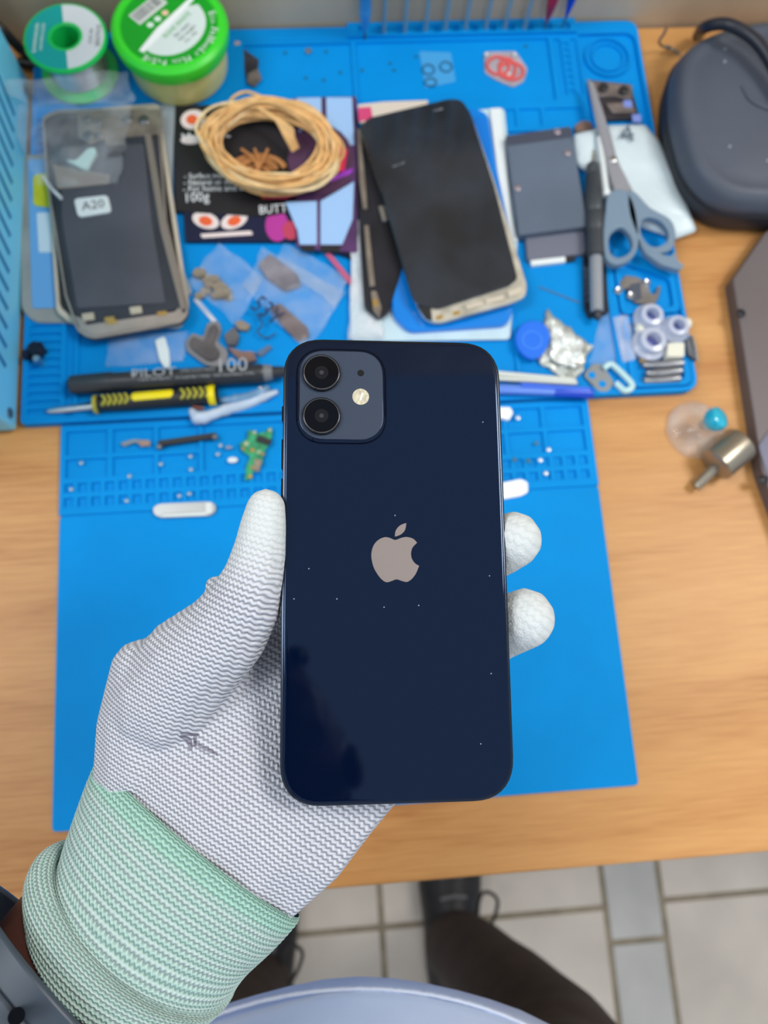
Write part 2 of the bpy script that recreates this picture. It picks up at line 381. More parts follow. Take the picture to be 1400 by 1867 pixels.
for (u, v) in ((586, 684), (586, 762)):
    x, y = ph(u, v)
    l = pcirc(x, y, [(6.15, 1.3), (6.15, 2.5), (5.9, 2.85), (5.55, 2.95), (5.4, 2.85), (5.3, 2.3)]).obj('camera_lens', BLK, phone, smooth='all', label='round black camera lens ring')
    B().loops([[PH(x+r*math.cos(2*math.pi*k/40), y+r*math.sin(2*math.pi*k/40), z) for k in range(40)] for r, z in [(5.70, 2.92), (5.62, 3.0), (5.5, 2.99), (5.45, 2.88), (5.70, 2.92)]], False, False).obj('lens_rim', P('lens_rim_metal', (.25, .26, .28), .12, 1.0), l, smooth=True)
    pcirc(x, y, [(5.35, 2.0), (5.35, 2.66), (5.2, 2.68), (5.0, 2.68), (4.6, 2.68)]).obj('lens_cover', LENS, l, smooth=True)
    pcirc(x, y, [(2.3, 2.5), (2.2, 2.69), (1.6, 2.70)]).obj('inner_lens', P('inner_lens', (.004, .005, .009), .3, spec=.25), l, smooth=True)
    pcirc(x, y, [(.75, 2.6), (.7, 2.72), (.45, 2.74)]).obj('iris', P('iris', (.03, .03, .04), .3), l, smooth=True)
x, y = ph(657, 683); m_ = pcirc(x, y, [(1.15, 1.4), (1.1, 1.56), (.8, 1.56)], 20).obj('microphone', BLK, phone, smooth=True)
x, y = ph(657, 726)
fl_ = pcirc(x, y, [(2.75, 1.4), (2.7, 1.6), (2.4, 1.66)], 28).obj('flash', P('flash_cream', (.62, .57, .42), .3, var=.25, scale=900, bump=.0004), phone, smooth=True, label='cream round flash window')
pb([([(x-.4, y-1.2), (x+.2, y-1.3), (x+.9, y+1.3), (x+.3, y+1.4)], 1.64), ([(x-.4, y-1.2), (x+.2, y-1.3), (x+.9, y+1.3), (x+.3, y+1.4)], 1.74)]).obj('flash_diode', P('diode', (.9, .88, .8), .2), fl_)
# emblem, traced as a polygon in its own flat plane on the glass
s9 = 150/1400
def lg(p): return ph(650+p[0]*s9, 930+p[1]*s9)
seg1 = cm([(1028, 557), (960, 490), (850, 460), (760, 475), (655, 510), (570, 478), (480, 463), (370, 510), (285, 610), (250, 760), (275, 930), (340, 1070), (430, 1185), (510, 1228), (590, 1210), (680, 1180), (770, 1208), (860, 1222), (940, 1170), (1010, 1075), (1062, 950)], 5, False)
seg2 = cm([(1062, 950), (990, 905), (940, 830), (925, 740), (950, 640), (1028, 557)], 5, False)
LOGO = P('emblem_taupe', S(134, 124, 121), .5, .2)
def emb(poly, nm):
    q = [lg(p) for p in poly]; pb([(q, .2), (q, .315)]).obj(nm, LOGO, phone)
emb(seg1+seg2[1:-1], 'emblem')
emb(cm([(845, 222), (740, 262), (665, 350), (650, 455)], 5, False)+cm([(650, 455), (745, 420), (820, 345), (845, 222)], 5, False)[1:-1], 'emblem_leaf')

for (u_, v_) in ((763, 1104), (563, 1037), (880, 770), (700, 1107), (892, 1050), (536, 1092), (614, 1092), (895, 1228), (720, 940), (876, 1356)):
    x, y = ph(u_, v_); pcirc(x, y, [(.22, .2), (.2, .32)], 7).obj('dust_speck', P('dust', S(150, 160, 180), .8), phone)
# ------------------------------------------------------------ the person: body, glove, clothes
def ico(n=2):
    bm = bmesh.new(); bmesh.ops.create_icosphere(bm, subdivisions=n, radius=1); vs = np.array([v.co[:] for v in bm.verts]); fs = np.array([[v.index for v in f.verts] for f in bm.faces]); bm.free(); return vs, fs
IV, IF = ico(2)
class Blob:
    def __init__(s): s.V = []; s.Fc = []; s.n = 0
    def ell(s, c, M):          # M: 3x3 columns = semi axes
        s.V.append(IV @ np.array(M).T + np.array(c)); s.Fc.append(IF+s.n); s.n += len(IV)
    def chain(s, pts, step=.22):      # pts: (centre, radius) spheres
        for (c0, r0), (c1, r1) in zip(pts[:-1], pts[1:]):
            c0, c1 = np.array(c0, float), np.array(c1, float); L = np.linalg.norm(c1-c0); k = max(2, int(L/(min(r0, r1)*step)))
            for i in range(k+1):
                t = i/k; s.ell(c0*(1-t)+c1*t, np.eye(3)*(r0*(1-t)+r1*t))
    def slabs(s, st, k=14, ax=6.0):   # st: (cam left pt, cam right pt, depth-centre offset, half thickness) wide flat cross-sections
        for a, b in zip(st[:-1], st[1:]):
            for i in range(k+1):
                t = i/k; l = a[0]*(1-t)+b[0]*t; r = a[1]*(1-t)+b[1]*t; th = a[2]*(1-t)+b[2]*t
                c = (l+r)/2; u = (r-l)/2; w = np.array([0, 0, 1.0]); un = u/np.linalg.norm(u); ax_ = np.cross(w, un)
                s.ell(c, np.stack([u, ax_*ax, w*th], 1))
    def mesh(s, name, voxel, smooth, to_world=True):
        V = np.concatenate(s.V); Fc = np.concatenate(s.Fc)
        if to_world: V = V @ R.T + np.array([0, 0, H0])
        me = bpy.data.meshes.new(name+'_raw'); me.from_pydata((V/1000).tolist(), [], Fc.tolist()); me.update()
        o = bpy.data.objects.new('raw', me); COL.objects.link(o)
        m = o.modifiers.new('r', 'REMESH'); m.mode = 'VOXEL'; m.voxel_size = voxel/1000; m.adaptivity = 0
        m2 = o.modifiers.new('s', 'SMOOTH'); m2.factor = .5; m2.iterations = smooth
        out = bpy.data.meshes.new_from_object(o.evaluated_get(bpy.context.evaluated_depsgraph_get()))
        bpy.data.objects.remove(o); bpy.data.meshes.remove(me); out.name = name; out.shade_smooth(); return out
def mesh_obj(name, me, mat, origin, parent=None, **k):
    n = len(me.vertices); co = np.empty(n*3); me.vertices.foreach_get('co', co); co = co.reshape(-1, 3)-np.array(origin)/1000
    me.vertices.foreach_set('co', co.ravel()); me.update(); me.materials.clear(); me.materials.append(mat)
    o = bpy.data.objects.new(name, me); COL.objects.link(o); place(o, origin, parent); return tag(o, **k)

def knit_material(name, yarn, gap_shade, cuff=False):
    m = bpy.data.materials.new(name); m.use_nodes = True; nt = m.node_tree; b = nt.nodes['Principled BSDF']; N = nt.nodes.new; L = nt.links.new
    at = N('ShaderNodeAttribute'); at.attribute_name = 'knit'; sx = N('ShaderNodeSeparateXYZ'); L(at.outputs['Vector'], sx.inputs[0])
    def M(op, x, y=None, z=None):
        n = N('ShaderNodeMath'); n.operation = op
        for i, q in enumerate((x, y, z)):
            if q is None: continue
            if isinstance(q, (int, float)): n.inputs[i].default_value = q
            else: L(q, n.inputs[i])
        return n.outputs[0]
    tc = N('ShaderNodeTexCoord'); nz = N('ShaderNodeTexNoise'); nz.inputs['Scale'].default_value = 160; L(tc.outputs['Object'], nz.inputs['Vector'])
    nf = N('ShaderNodeTexNoise'); nf.inputs['Scale'].default_value = 1400; nf.inputs['Detail'].default_value = 2; L(tc.outputs['Object'], nf.inputs['Vector'])
    wob = M('MULTIPLY', M('SUBTRACT', nz.outputs[0], .5), .9)
    u = M('ADD', sx.outputs[0], wob); v = M('ADD', sx.outputs[1], M('MULTIPLY', wob, .35)); coat = sx.outputs[2]
    TP2 = 2*math.pi; pv, pu = 1.45, 1.55
    row = M('DIVIDE', v, pv)
    wave = M('MULTIPLY', M('SINE', M('MULTIPLY', u, TP2/pu)), .14)
    ph_ = M('ADD', row, wave)
    a = M('POWER', M('MULTIPLY_ADD', M('SINE', M('MULTIPLY', ph_, TP2)), .5, .5), .6)
    st = M('MULTIPLY_ADD', M('SINE', M('MULTIPLY', M('ADD', u, M('MULTIPLY', row, pu*.5)), TP2/pu)), .5, .5)
    h = M('MULTIPLY', a, M('MULTIPLY_ADD', st, .45, .55))
    h = M('ADD', h, M('MULTIPLY', nf.outputs[0], .25))
    hc = M('MULTIPLY', nf.outputs[0], .55)
    mh = N('ShaderNodeMix'); L(coat, mh.inputs[0]); L(h, mh.inputs[2]); L(M('ADD', hc, M('MULTIPLY', h, .12)), mh.inputs[3])
    bp = N('ShaderNodeBump'); bp.inputs['Distance'].default_value = .00055; bp.inputs['Strength'].default_value = 1; L(mh.outputs[0], bp.inputs['Height']); L(bp.outputs[0], b.inputs['Normal'])
    mc = N('ShaderNodeMix'); mc.data_type = 'RGBA'; L(M('MINIMUM', M('MULTIPLY', h, 1.3), 1), mc.inputs[0]); mc.inputs[6].default_value = (*gap_shade, 1); mc.inputs[7].default_value = (*yarn, 1)  # yarn gaps darkened in the colour: cavity shade as well as grey marl
    outc = mc.outputs[2]
    if cuff:
        ramp = N('ShaderNodeMapRange'); ramp.inputs[1].default_value = 0; ramp.inputs[2].default_value = 40; L(v, ramp.inputs[0])
        alt = M('MULTIPLY_ADD', M('SINE', M('MULTIPLY', v, TP2/(pv*2))), .5, .5)
        first = M('LESS_THAN', v, 8.5)
        f = M('MAXIMUM', M('MULTIPLY', first, .9), M('MULTIPLY_ADD', alt, .34, .34))
        mg = N('ShaderNodeMix'); mg.data_type = 'RGBA'; L(f, mg.inputs[0]); L(outc, mg.inputs[6])
        m3 = N('ShaderNodeMix'); m3.data_type = 'RGBA'; L(M('MINIMUM', M('MULTIPLY', h, 1.3), 1), m3.inputs[0]); m3.inputs[6].default_value = (*S(96, 146, 132), 1); m3.inputs[7].default_value = (*S(168, 216, 200), 1)  # mint gaps also carry cavity shade in their colour
        L(m3.outputs[2], mg.inputs[7]); outc = mg.outputs[2]
    else:
        mk = N('ShaderNodeMix'); mk.data_type = 'RGBA'; L(M('MULTIPLY', coat, .8), mk.inputs[0]); L(outc, mk.inputs[6]); mk.inputs[7].default_value = (*S(214, 222, 222), 1); outc = mk.outputs[2]
        # the dark scribble snagged in the palm yarn
        px_ = at.outputs['Vector']
        for (cu_, cv_, du, dv, ln, wd_) in SMUDGE:
            uu = M('SUBTRACT', sx.outputs[0], cu_); vv = M('SUBTRACT', sx.outputs[1], cv_)
            al = M('ADD', M('MULTIPLY', uu, du), M('MULTIPLY', vv, dv)); pr_ = M('ADD', M('MULTIPLY', uu, -dv), M('MULTIPLY', vv, du))
            d2 = M('ADD', M('POWER', M('ABSOLUTE', M('DIVIDE', al, ln)), 4), M('POWER', M('ABSOLUTE', M('DIVIDE', M('ADD', pr_, M('MULTIPLY', wob, 1.5)), wd_)), 2))
            k_ = M('MULTIPLY', M('LESS_THAN', d2, 1), .62)
            ms = N('ShaderNodeMix'); ms.data_type = 'RGBA'; L(k_, ms.inputs[0]); L(outc, ms.inputs[6]); ms.inputs[7].default_value = (*S(72, 62, 88), 1); outc = ms.outputs[2]
    L(outc, b.inputs['Base Color']); b.inputs['Roughness'].default_value = .85; b.inputs['Specular IOR Level'].default_value = .2
    b.inputs['Sheen Weight'].default_value = .15
    return m
KP = 5.65
def knit_uv(X, Y, Z):       # glove frame (mm, palm facing the lens): rows run across the hand and turn gently towards the thumb
    x = X*KP+CX-355; y = -Y*KP+CY-1530; k = .0007
    return (.85*x+.6*y+k*(y*y-x*x)/2)/KP+Z*.5, (.6*x-.85*y+k*x*y)/KP
def smp(pu_, pv_): q = CC(pu_, pv_, 238); return knit_uv(q[0], q[1], q[2])
def smudge(p, q, w):
    a = np.array(smp(*p)); b_ = np.array(smp(*q)); d = b_-a; L = np.linalg.norm(d); d = d/L; c = (a+b_)/2; return (c[0], c[1], d[0], d[1], L/2, w)
SMUDGE = [smudge((334, 1340), (345, 1368), .7), smudge((345, 1352), (392, 1378), .45), smudge((334, 1336), (352, 1342), .6), smudge((346, 1342), (350, 1362), .5)]
def sph(a, b, d, r): return (CC(a, b, d), r*d/F)
bl = Blob()
bl.chain([sph(485, 927, 241, 37), sph(480, 962, 241, 44), sph(474, 1005, 241, 50), sph(464, 1050, 241, 57), sph(444, 1105, 242, 70), sph(405, 1160, 244, 82), sph(345, 1215, 247, 96), sph(300, 1275, 250, 104)])
bl.chain([sph(392, 1068, 243, 19), sph(420, 1080, 243, 22)])
bl.chain([sph(262, 1225, 249, 62), sph(255, 1320, 250, 78), sph(262, 1400, 250, 90)])
def stn(l, r, d, t): return (CC(*l, d), CC(*r, d), t)
ST = [stn((182, 1455), (505, 1715), 250, 20), stn((174, 1395), (537, 1681), 250, 21), stn((188, 1300), (632, 1600), 252, 20), stn((240, 1230), (692, 1520), 257, 18.5),
      stn((330, 1160), (732, 1472), 262, 16.5), stn((440, 1130), (790, 1400), 266, 14), stn((560, 1130), (830, 1330), 268, 12)]
bl.slabs(ST)
bl.chain([sph(545, 1130, 268, 56), sph(560, 1200, 268, 60)])
bl.chain([sph(590, 1190, 268, 62), sph(672, 1010, 270, 52), sph(728, 905, 268, 47), sph(765, 850, 266, 42)])
bl.chain([sph(680, 1230, 268, 60), sph(790, 1090, 270, 54), sph(872, 1018, 266, 53), sph(908, 1002, 260, 52), sph(936, 984, 256, 53)])
bl.chain([sph(750, 1290, 268, 58), sph(845, 1195, 269, 56), sph(905, 1150, 264, 57), sph(956, 1128, 256, 57)])
bl.chain([sph(790, 1370, 266, 50), sph(845, 1320, 267, 46), sph(885, 1275, 264, 40)])
gm = bl.mesh('glove', .95, 7)
person = None
# body (skin) : left arm into the glove, trunk, legs
bb_ = Blob()
FA = [sph(110, 1860, 236, 182)]
bb_.slabs([stn((300, 1390), (500, 1560), 252, 10), stn((235, 1465), (435, 1640), 248, 14), stn((170, 1540), (400, 1745), 245, 17), stn((95, 1580), (352, 1800), 243, 19), stn((42, 1612), (325, 1862), 241, 21), stn((-32, 1700), (258, 1955), 238, 21.5), stn((-140, 1840), (170, 2110), 234, 25)], 14)
bb_.slabs([stn((250, 1370), (520, 1590), 254, 11), stn((430, 1200), (700, 1400), 262, 9)], 8)
armw = [(c2w(c), r) for c, r in FA]
e0 = armw[-1]
body = Blob()
for V_, F_ in zip(bb_.V, bb_.Fc): pass
Vw = [v @ R.T + np.array([0, 0, H0]) for v in bb_.V]
body.V = Vw; body.Fc = bb_.Fc; body.n = bb_.n
body.chain([((-128, -138, 217), 25), ((-185, -230, 228), 34), ((-265, -400, 265), 42), ((-235, -385, 430), 46), ((-190, -330, 590), 56)], .12)
body.chain([((-190, -330, 590), 56), ((0, -310, 600), 85), ((200, -330, 590), 56)])
body.chain([((8, -335, 600), 62), ((-5, -270, 665), 56), ((-25, -190, 715), 60)])
HO = np.array([-20, 62, 0])
for (c_, m_) in (((-15, -195, 725), (74, 92, 100)), ((-15, -150, 690), (56, 60, 66)), ((-15, -84, 675), (13, 18, 22)), ((-15, -92, 640), (24, 14, 10)), ((-90, -195, 705), (8, 20, 30)), ((60, -195, 705), (8, 20, 30)), ((-42, -96, 706), (15, 12, 10)), ((12, -96, 706), (15, 12, 10))):
    c_ = np.array(c_)+HO
    body.ell(c_, np.diag(m_))
body.chain([((10, -310, 600), 85), ((10, -320, 420), 95), ((0, -300, 250), 95), ((-5, -285, 100), 100)])
body.chain([((-75, -290, 90), 82), ((-110, -300, -60), 72), ((-140, -325, -270), 52), ((-145, -360, -460), 48), ((-150, -395, -650), 32), ((-145, -400, -690), 34)], .2)
body.chain([((105, -290, 90), 82), ((135, -310, -60), 74), ((168, -335, -280), 55), ((155, -345, -460), 52), ((128, -352, -640), 33), ((125, -355, -690), 34)], .2)
body.chain([((-145, -410, -715), 28), ((-135, -300, -725), 26)]); body.chain([((125, -365, -715), 28), ((132, -235, -725), 26)])
bm_ = body.mesh('person', 3.2, 5, to_world=False)
SKIN = P('brown_skin', S(96, 60, 52), .5, var=.22, scale=30, bump=.0006, det=6, spec=.35)
person = mesh_obj('person', bm_, SKIN, (15, -300, FH), label='person in white shirt, white knit glove and dark watch, holding up the phone', cat='person')
glo = mesh_obj('glove', gm, None, C(400, 1400, 250), person, label='white and grey knitted glove with white coated fingertips')
me = glo.data; n = len(me.vertices); co = np.empty(n*3); me.vertices.foreach_get('co', co); co = co.reshape(-1, 3)*1000+ORG[glo]
cc = (co-np.array([0, 0, H0])) @ R
ku, kv = knit_uv(cc[:, 0], cc[:, 1], cc[:, 2])
tipth = np.clip((CC(0, 1040, 241)[1]*-1 - -cc[:, 1]) , -99, 99)
coat = np.zeros(n)
for (a, b_, d, r0, r1) in ((482, 935, 241, 9, 28), (945, 984, 256, 14, 26), (960, 1128, 256, 15, 26), (765, 850, 266, 12, 22), (885, 1275, 264, 12, 20)):
    dd = np.linalg.norm(cc-CC(a, b_, d), axis=1); coat = np.maximum(coat, np.clip((r1-dd)/(r1-r0), 0, 1))
at = me.attributes.new('knit', 'FLOAT_VECTOR', 'POINT'); at.data.foreach_set('vector', np.stack([ku, kv, coat], 1).astype(np.float32).ravel())
me.materials[0] = knit_material('glove_knit', S(216, 220, 230), S(112, 117, 134))
# cuff: a tube of its own with real ribs and a rolled end
CR = [  # left px, right px, depth, half thickness, front bulge (px towards the hand)
 ((186, 1378), (545, 1668), 250, 20.5, 30), ((172, 1396), (538, 1684), 250, 21.5, 30), ((150, 1452), (498, 1728), 248, 22.5, 22), ((124, 1530), (452, 1770), 246, 23, 4), ((116, 1560), (430, 1800), 245, 23.5, -20),
 ((108, 1545), (424, 1815), 245, 23.5, -24), ((74, 1556), (414, 1828), 243, 24, -20), ((58, 1592), (392, 1846), 242, 24, -18), ((64, 1634), (348, 1866), 241, 24, -18)]
NA = 420; rings = []; tot = 0; kvs = []
def lerp(a, b, t): return a*(1-t)+b*t
CRn = [np.array([*l, *r, d, t, s_], float) for l, r, d, t, s_ in CR]
cr = cm([tuple(x) for x in CRn], 18, False)
prev = None; acc = 0
for q in cr:
    l = CC(q[0], q[1], q[4]); r = CC(q[2], q[3], q[4]); c = (l+r)/2; u = (r-l)/2; w = np.array([0, 0, 1.0]); un = u/np.linalg.norm(u); ax_ = np.cross(w, un)
    if prev is not None: acc += max(.32, np.linalg.norm(c-prev)*1.0)
    prev = c; kvs.append(acc); sh = q[6]*q[4]/F
    ring = []
    for k in range(NA):
        a = 2*math.pi*k/NA; ua = k/NA*190
        rowp = math.sin(2*math.pi*(acc/1.45+.14*math.sin(2*math.pi*ua/1.55)))
        o_ = .22*rowp+.18*noise.noise(Vector((c[0]*.1+math.cos(a)*2, c[1]*.1, math.sin(a)*2)))
        ring.append(c+u*math.cos(a)*(1+o_/np.linalg.norm(u))+w*(q[5]+o_)*math.sin(a)+ax_*sh*math.sin(a))
    rings.append(ring)
inner = [[p*0+((np.array(p)-np.mean(rg, 0))*.955+np.mean(rg, 0)) for p in rg] for rg in (rings[-1], rings[-12], rings[-30])]
bw = B().loops([[c2w(p) for p in rg] for rg in rings+inner], False, False)
cuff = bw.obj('cuff', knit_material('cuff_knit', S(204, 212, 216), S(122, 134, 142), True), glo, smooth='all', label='mint green ribbed cuff with rolled hem')
me = cuff.data; kk = []
allr = kvs+[kvs[-1]+1, kvs[-1]+4, kvs[-1]+10]
for a_ in allr:
    for k in range(NA): kk += [k/NA*190, a_, 0]
at = me.attributes.new('knit', 'FLOAT_VECTOR', 'POINT'); at.data.foreach_set('vector', np.array(kk, np.float32))
# watch strap round the wrist
STRAP = P('watch_strap_slate', S(60, 71, 84), .42, spec=.45)
def band(name, st, parent, mat, a0=0, a1=360, grow=0., thick=2.2, n=72, **k):
    """curved strip round the forearm; st = two edge rings (left px, right px, depth, half thickness, bulge)"""
    L = []
    for (q, gr) in ((st[0], 0), (st[0], thick), (st[1], thick), (st[1], 0)):
        l = CC(*q[0], q[2]); r = CC(*q[1], q[2]); c = (l+r)/2; u = (r-l)/2; un = u/np.linalg.norm(u); w = np.array([0, 0, 1.0]); ax_ = np.cross(w, un); g_ = gr+grow
        L.append([c2w(c+(u+un*g_)*math.cos(t)+w*(q[3]+g_)*math.sin(t)+ax_*q[4]*q[2]/F*math.sin(t)) for t in [math.radians(a0+(a1-a0)*i/n) for i in range(n+1)]])
    b = B(); m = n+1; vs = [p for l in L for p in l]; fs = []
    for i in range(4):
        j = (i+1) % 4
        for k_ in range(n): fs.append((i*m+k_, i*m+k_+1, j*m+k_+1, j*m+k_))
    fs += [(0, m, 2*m, 3*m), (m-1, 4*m-1, 3*m-1, 2*m-1)]
    return b.add(vs, fs).obj(name, mat, parent, smooth=True, bev=.7, **k)
WS = [((-30, 1612), (276, 1946), 240, 28, 84), ((-130, 1742), (184, 2078), 236, 29.5, 84)]
watch = band('watch_strap', WS, person, STRAP, -170, 350, .5, label='dark slate rubber watch strap on the wrist')
band('strap_overlap', [((-64, 1654), (254, 1986), 239, 28.4, 84), ((-126, 1736), (192, 2072), 236.5, 29.3, 84)], watch, STRAP, 72, 170, 3.0, 1.6)
B().rod(C(30, 1853, 200.5), C(30, 1853, 208), [(0, 1.7), (0, 2.1), (1, 2.1)], 20).obj('strap_pin', P('pin_dark', (.002, .003, .006), .9, spec=.1), watch, smooth=True)
hair_b = Blob(); hair_b.ell((-35, -153, 756), np.diag((80, 92, 84))); hair_b.ell((-35, -188, 724), np.diag((76, 66, 80)))
hm = hair_b.mesh('hair', 5, 3, to_world=False); mesh_obj('hair', hm, P('hair_black', (.01, .009, .009), .8, bump=.003, scale=200), (-35, -168, 700), person, label='short black hair')
for ex in (-42, 12): B().ball((ex-20, -32, 700), 8.5, 8).obj('eye', P('eye_dark', (.02, .015, .012), .2), person, smooth=True)
# clothes
SHIRT = P('shirt_white', S(208, 226, 255), .85, var=.05, scale=25, bump=.0006)
def ell(cx, cy, a, b, h, n=64, wv=0, sd=0): return [(cx+(a+wv*noise.noise(Vector((math.cos(t)*2, math.sin(t)*2, sd))))*math.cos(t), cy+(b+wv*noise.noise(Vector((math.cos(t)*2, math.sin(t)*2, sd+5))))*math.sin(t), h) for t in [2*math.pi*k/n for k in range(n)]]
L = [ell(-20, -252, 150, 106, 96, 64, 0, 1), ell(-20, -252, 156, 117, 96, 64, 3, 1), ell(-20, -250, 158, 122, 101, 64, 3, 1), ell(-20, -252, 157, 121, 118, 64, 3, 1), ell(-15, -268, 160, 118, 200, 64, 8, 2), ell(-5, -292, 165, 112, 330, 64, 8, 3), ell(5, -315, 185, 105, 480, 64, 8, 4), ell(10, -320, 205, 105, 590, 64, 4, 5), ell(8, -330, 150, 90, 650, 64), ell(8, -330, 70, 60, 680)]
sh_ = B().loops(L, False, False).obj('shirt', SHIRT, person, smooth='all', label='white cotton shirt')
B().tube([(-20+(157.4)*math.cos(t), -251+(122.2)*math.sin(t), 112) for t in [2*math.pi*k/90 for k in range(90)]], 1.0, 6, True).obj('hem_seam', P('seam', S(196, 206, 226), .9, bump=.001, scale=400), sh_, smooth=True)
TRO = P('trousers_brown', S(66, 56, 54), .9, var=.2, scale=20, bump=.001)
srt = B().loops([ell(15, -275, 150, 100, 160, 40, 4, 2), ell(15, -285, 150, 100, 20, 40, 4, 2), ell(15, -290, 140, 90, -20, 40, 4, 2)]).obj('trousers', TRO, person, smooth=True, label='dark brown trousers')
for q_ in ([(-66, -285, 40), (-110, -305, -120), (-142, -322, -260), (-152, -356, -460), (-150, -392, -680)], [(98, -295, 40), (130, -312, -120), (160, -330, -260), (150, -340, -460), (126, -358, -680)]):
    Q = cm(q_, 6, False); rr_ = cm([(84, 0, 0), (70, 0, 0), (60, 0, 0), (52, 0, 0), (46, 0, 0)], 6, False)
    B().tube(Q, [r_[0]*(1+.10*noise.noise(Vector((i_*.35, q_[0][0], 0)))) for i_, r_ in enumerate(rr_)], 28).obj('trouser_leg', TRO, srt, smooth='all')
SHOE = P('shoe_black', (.012, .012, .016), .5, var=.3, scale=60)
def shoe(cx, heel, toe, dx):
    o = B(); Ls = []
    for t, wdt, ht in ((0, 20, 40), (.04, 32, 62), (.2, 38, 78), (.42, 40, 70), (.6, 46, 52), (.8, 48, 38), (.94, 38, 30), (1, 18, 18)):
        y = heel+(toe-heel)*t; x = cx+dx*t
        Ls.append([(x+wdt*math.cos(a), y, FH+14+ht*max(0, math.sin(a))**.8) for a in [math.pi*k/12 for k in range(13)]]+[(x-wdt*.9, y, FH+2), (x+wdt*.9, y, FH+2)])
    return o.loops(Ls).obj('shoe', SHOE, person, smooth=True, label='black lace-up shoe')
for (cx, heel, toe, dx) in ((120, -455, -185, 14), (-150, -500, -230, 12)):
    s_ = shoe(cx, heel, toe, dx); x = cx+dx*.5
    for k in range(4): B().tube([(x-24+3*k, -350+26*k+heel+455, FH+84-8*k), (x, -345+26*k+heel+455, FH+94-8*k), (x+24-3*k, -350+26*k+heel+455, FH+84-8*k)], 2.6, 6).obj('lace', P('lace_grey', S(120, 122, 128), .8), s_, smooth=True)
    B().tube(cm([(x+8, -340+heel+455, FH+95), (x+40, -330+heel+455, FH+104), (x+58, -300+heel+455, FH+92), (x+40, -290+heel+455, FH+84), (x+25, -318+heel+455, FH+90)], 5), 2.6, 6, True).obj('lace', P('lace_black', (.02, .02, .024), .8), s_, smooth=True)

# ------------------------------------------------------------ palette for the bench clutter
STEEL = P('steel', (.55, .56, .58), .28, 1.0, var=.15, scale=80)
STEELD = P('steel_dark', (.22, .23, .25), .35, .9)
SILVER = P('frame_silver', S(182, 172, 164), .35, .55, var=.15, scale=40)
CREAM = P('frame_cream', S(206, 196, 178), .45, .1, var=.12, scale=50)
BLACKP = P('black_plastic', (.015, .016, .02), .4)
CHAR = P('charcoal_film', S(78, 80, 90), .5, var=.18, scale=18)
GLASSB = P('screen_glass_black', (.016, .023, .034), .12, var=.5, scale=20, spec=.8)
WHITE = P('white_plastic', S(226, 234, 236), .4)
LBLUE = P('vent_case_blue', S(122, 218, 255), .4, .1, var=.05, scale=10)
GOLD = P('gold_contact', (.75, .5, .16), .3, .9)
FILM = film('clear_film', (.85, .9, .97), .09)
FILM2 = film('milky_film', (.9, .93, .97), .42, .3)
INK = P('ink_dark', (.03, .03, .04), .6)
INKW = P('ink_white', (.85, .87, .88), .6)
# vented case at the left edge of the mat
case = thing('vented_power_case', 'tall light blue metal case with slanted vent slots at the left edge', 'device', (-262, 312, 0))
FX = -207.5
B().box(-330, FX, 178.5, 446, 3, 215).obj('housing', LBLUE, case, bev=2.5)
def on_x(px_, py_, X):
    d = R @ np.array([(px_-CX)/F, -(py_-CY)/F, -1.0]); t = X/d[0]; return (d[1]*t, H0+d[2]*t)
SLOT = P('vent_slot_shade', S(22, 112, 170), .7)  # shade of the slot openings put into the colour of thin raised strips
r0, r1 = on_x(27, 208, FX), on_x(11, 665, FX)
for k in range(15):
    t = k/14; y, h = r0[0]*(1-t)+r1[0]*t, r0[1]*(1-t)+r1[1]*t
    dy, dh = 9, 26
    o = B(); x0, x1 = FX-.1, FX+.35
    o.loops([[(x, y, h), (x, y-3.0, h+1.5), (x, y+dy-3.0, h+dh+1), (x, y+dy, h+dh)] for x in (x0, x1)])
    o.obj('vent_slot', SLOT, case)
for (a, b_) in ((17, 753), (45, 163)):
    y, h = on_x(a, b_, FX)
    s_ = B().rod((FX, y, h), (FX+1.6, y, h), [(0, 3.4), (.6, 3.4), (1, 2.2)], 16).obj('case_screw', STEELD, case, smooth=True)
for (y) in (200, 420): B().lathe(-220, y, [(6, 0), (6, 3)], 16).obj('foot', BLACKP, case)
# solder wire spool
def circ(x, y, r, n=48): return [(x+r*math.cos(2*math.pi*k/n), y+r*math.sin(2*math.pi*k/n)) for k in range(n)]
GRN = P('spool_green', S(20, 196, 92), .35); GRN2 = P('lid_green', S(58, 216, 48), .35); GRN3 = P('label_green', S(10, 158, 34), .4)
sx_, sy_, _ = D(150, 139, 4); tx, ty, _ = D(121, 70, 36)
sp = thing('solder_spool', 'green solder wire spool with teal and white ring label, left of the flux tub', 'spool', (sx_, sy_, 4))
B().lathe_ring(sx_, sy_, [(9.5, 4), (27, 4), (27.5, 5), (27, 6.4), (9.5, 6.4)], 48).obj('bottom_flange', P('spool_green_lifted', S(40, 214, 110), .35), sp, smooth=True)  # lighter copy of the spool green, making up for shade on this flange
B().lathe_ring(sx_, sy_, [(9.5, 6), (14, 6), (14, 33), (9.5, 33)], 40).obj('hub', GRN, sp, smooth=True)
b = B()
for k in range(13): b.lathe_ring(sx_, sy_, [(14, 7+k*2), (19.5, 7+k*2), (20.2, 8+k*2), (19.5, 9+k*2), (14, 9+k*2)], 36)
b.obj('solder_wire', P('solder_tin', (.55, .57, .6), .3, .9), sp, smooth=True)
B().lathe_ring(sx_, sy_, [(9.5, 33), (28, 33), (28.6, 34.2), (28, 35.6), (27, 36), (11.5, 36), (10.5, 36.4), (9.5, 36)], 56).obj('top_flange', GRN, sp, smooth=True)
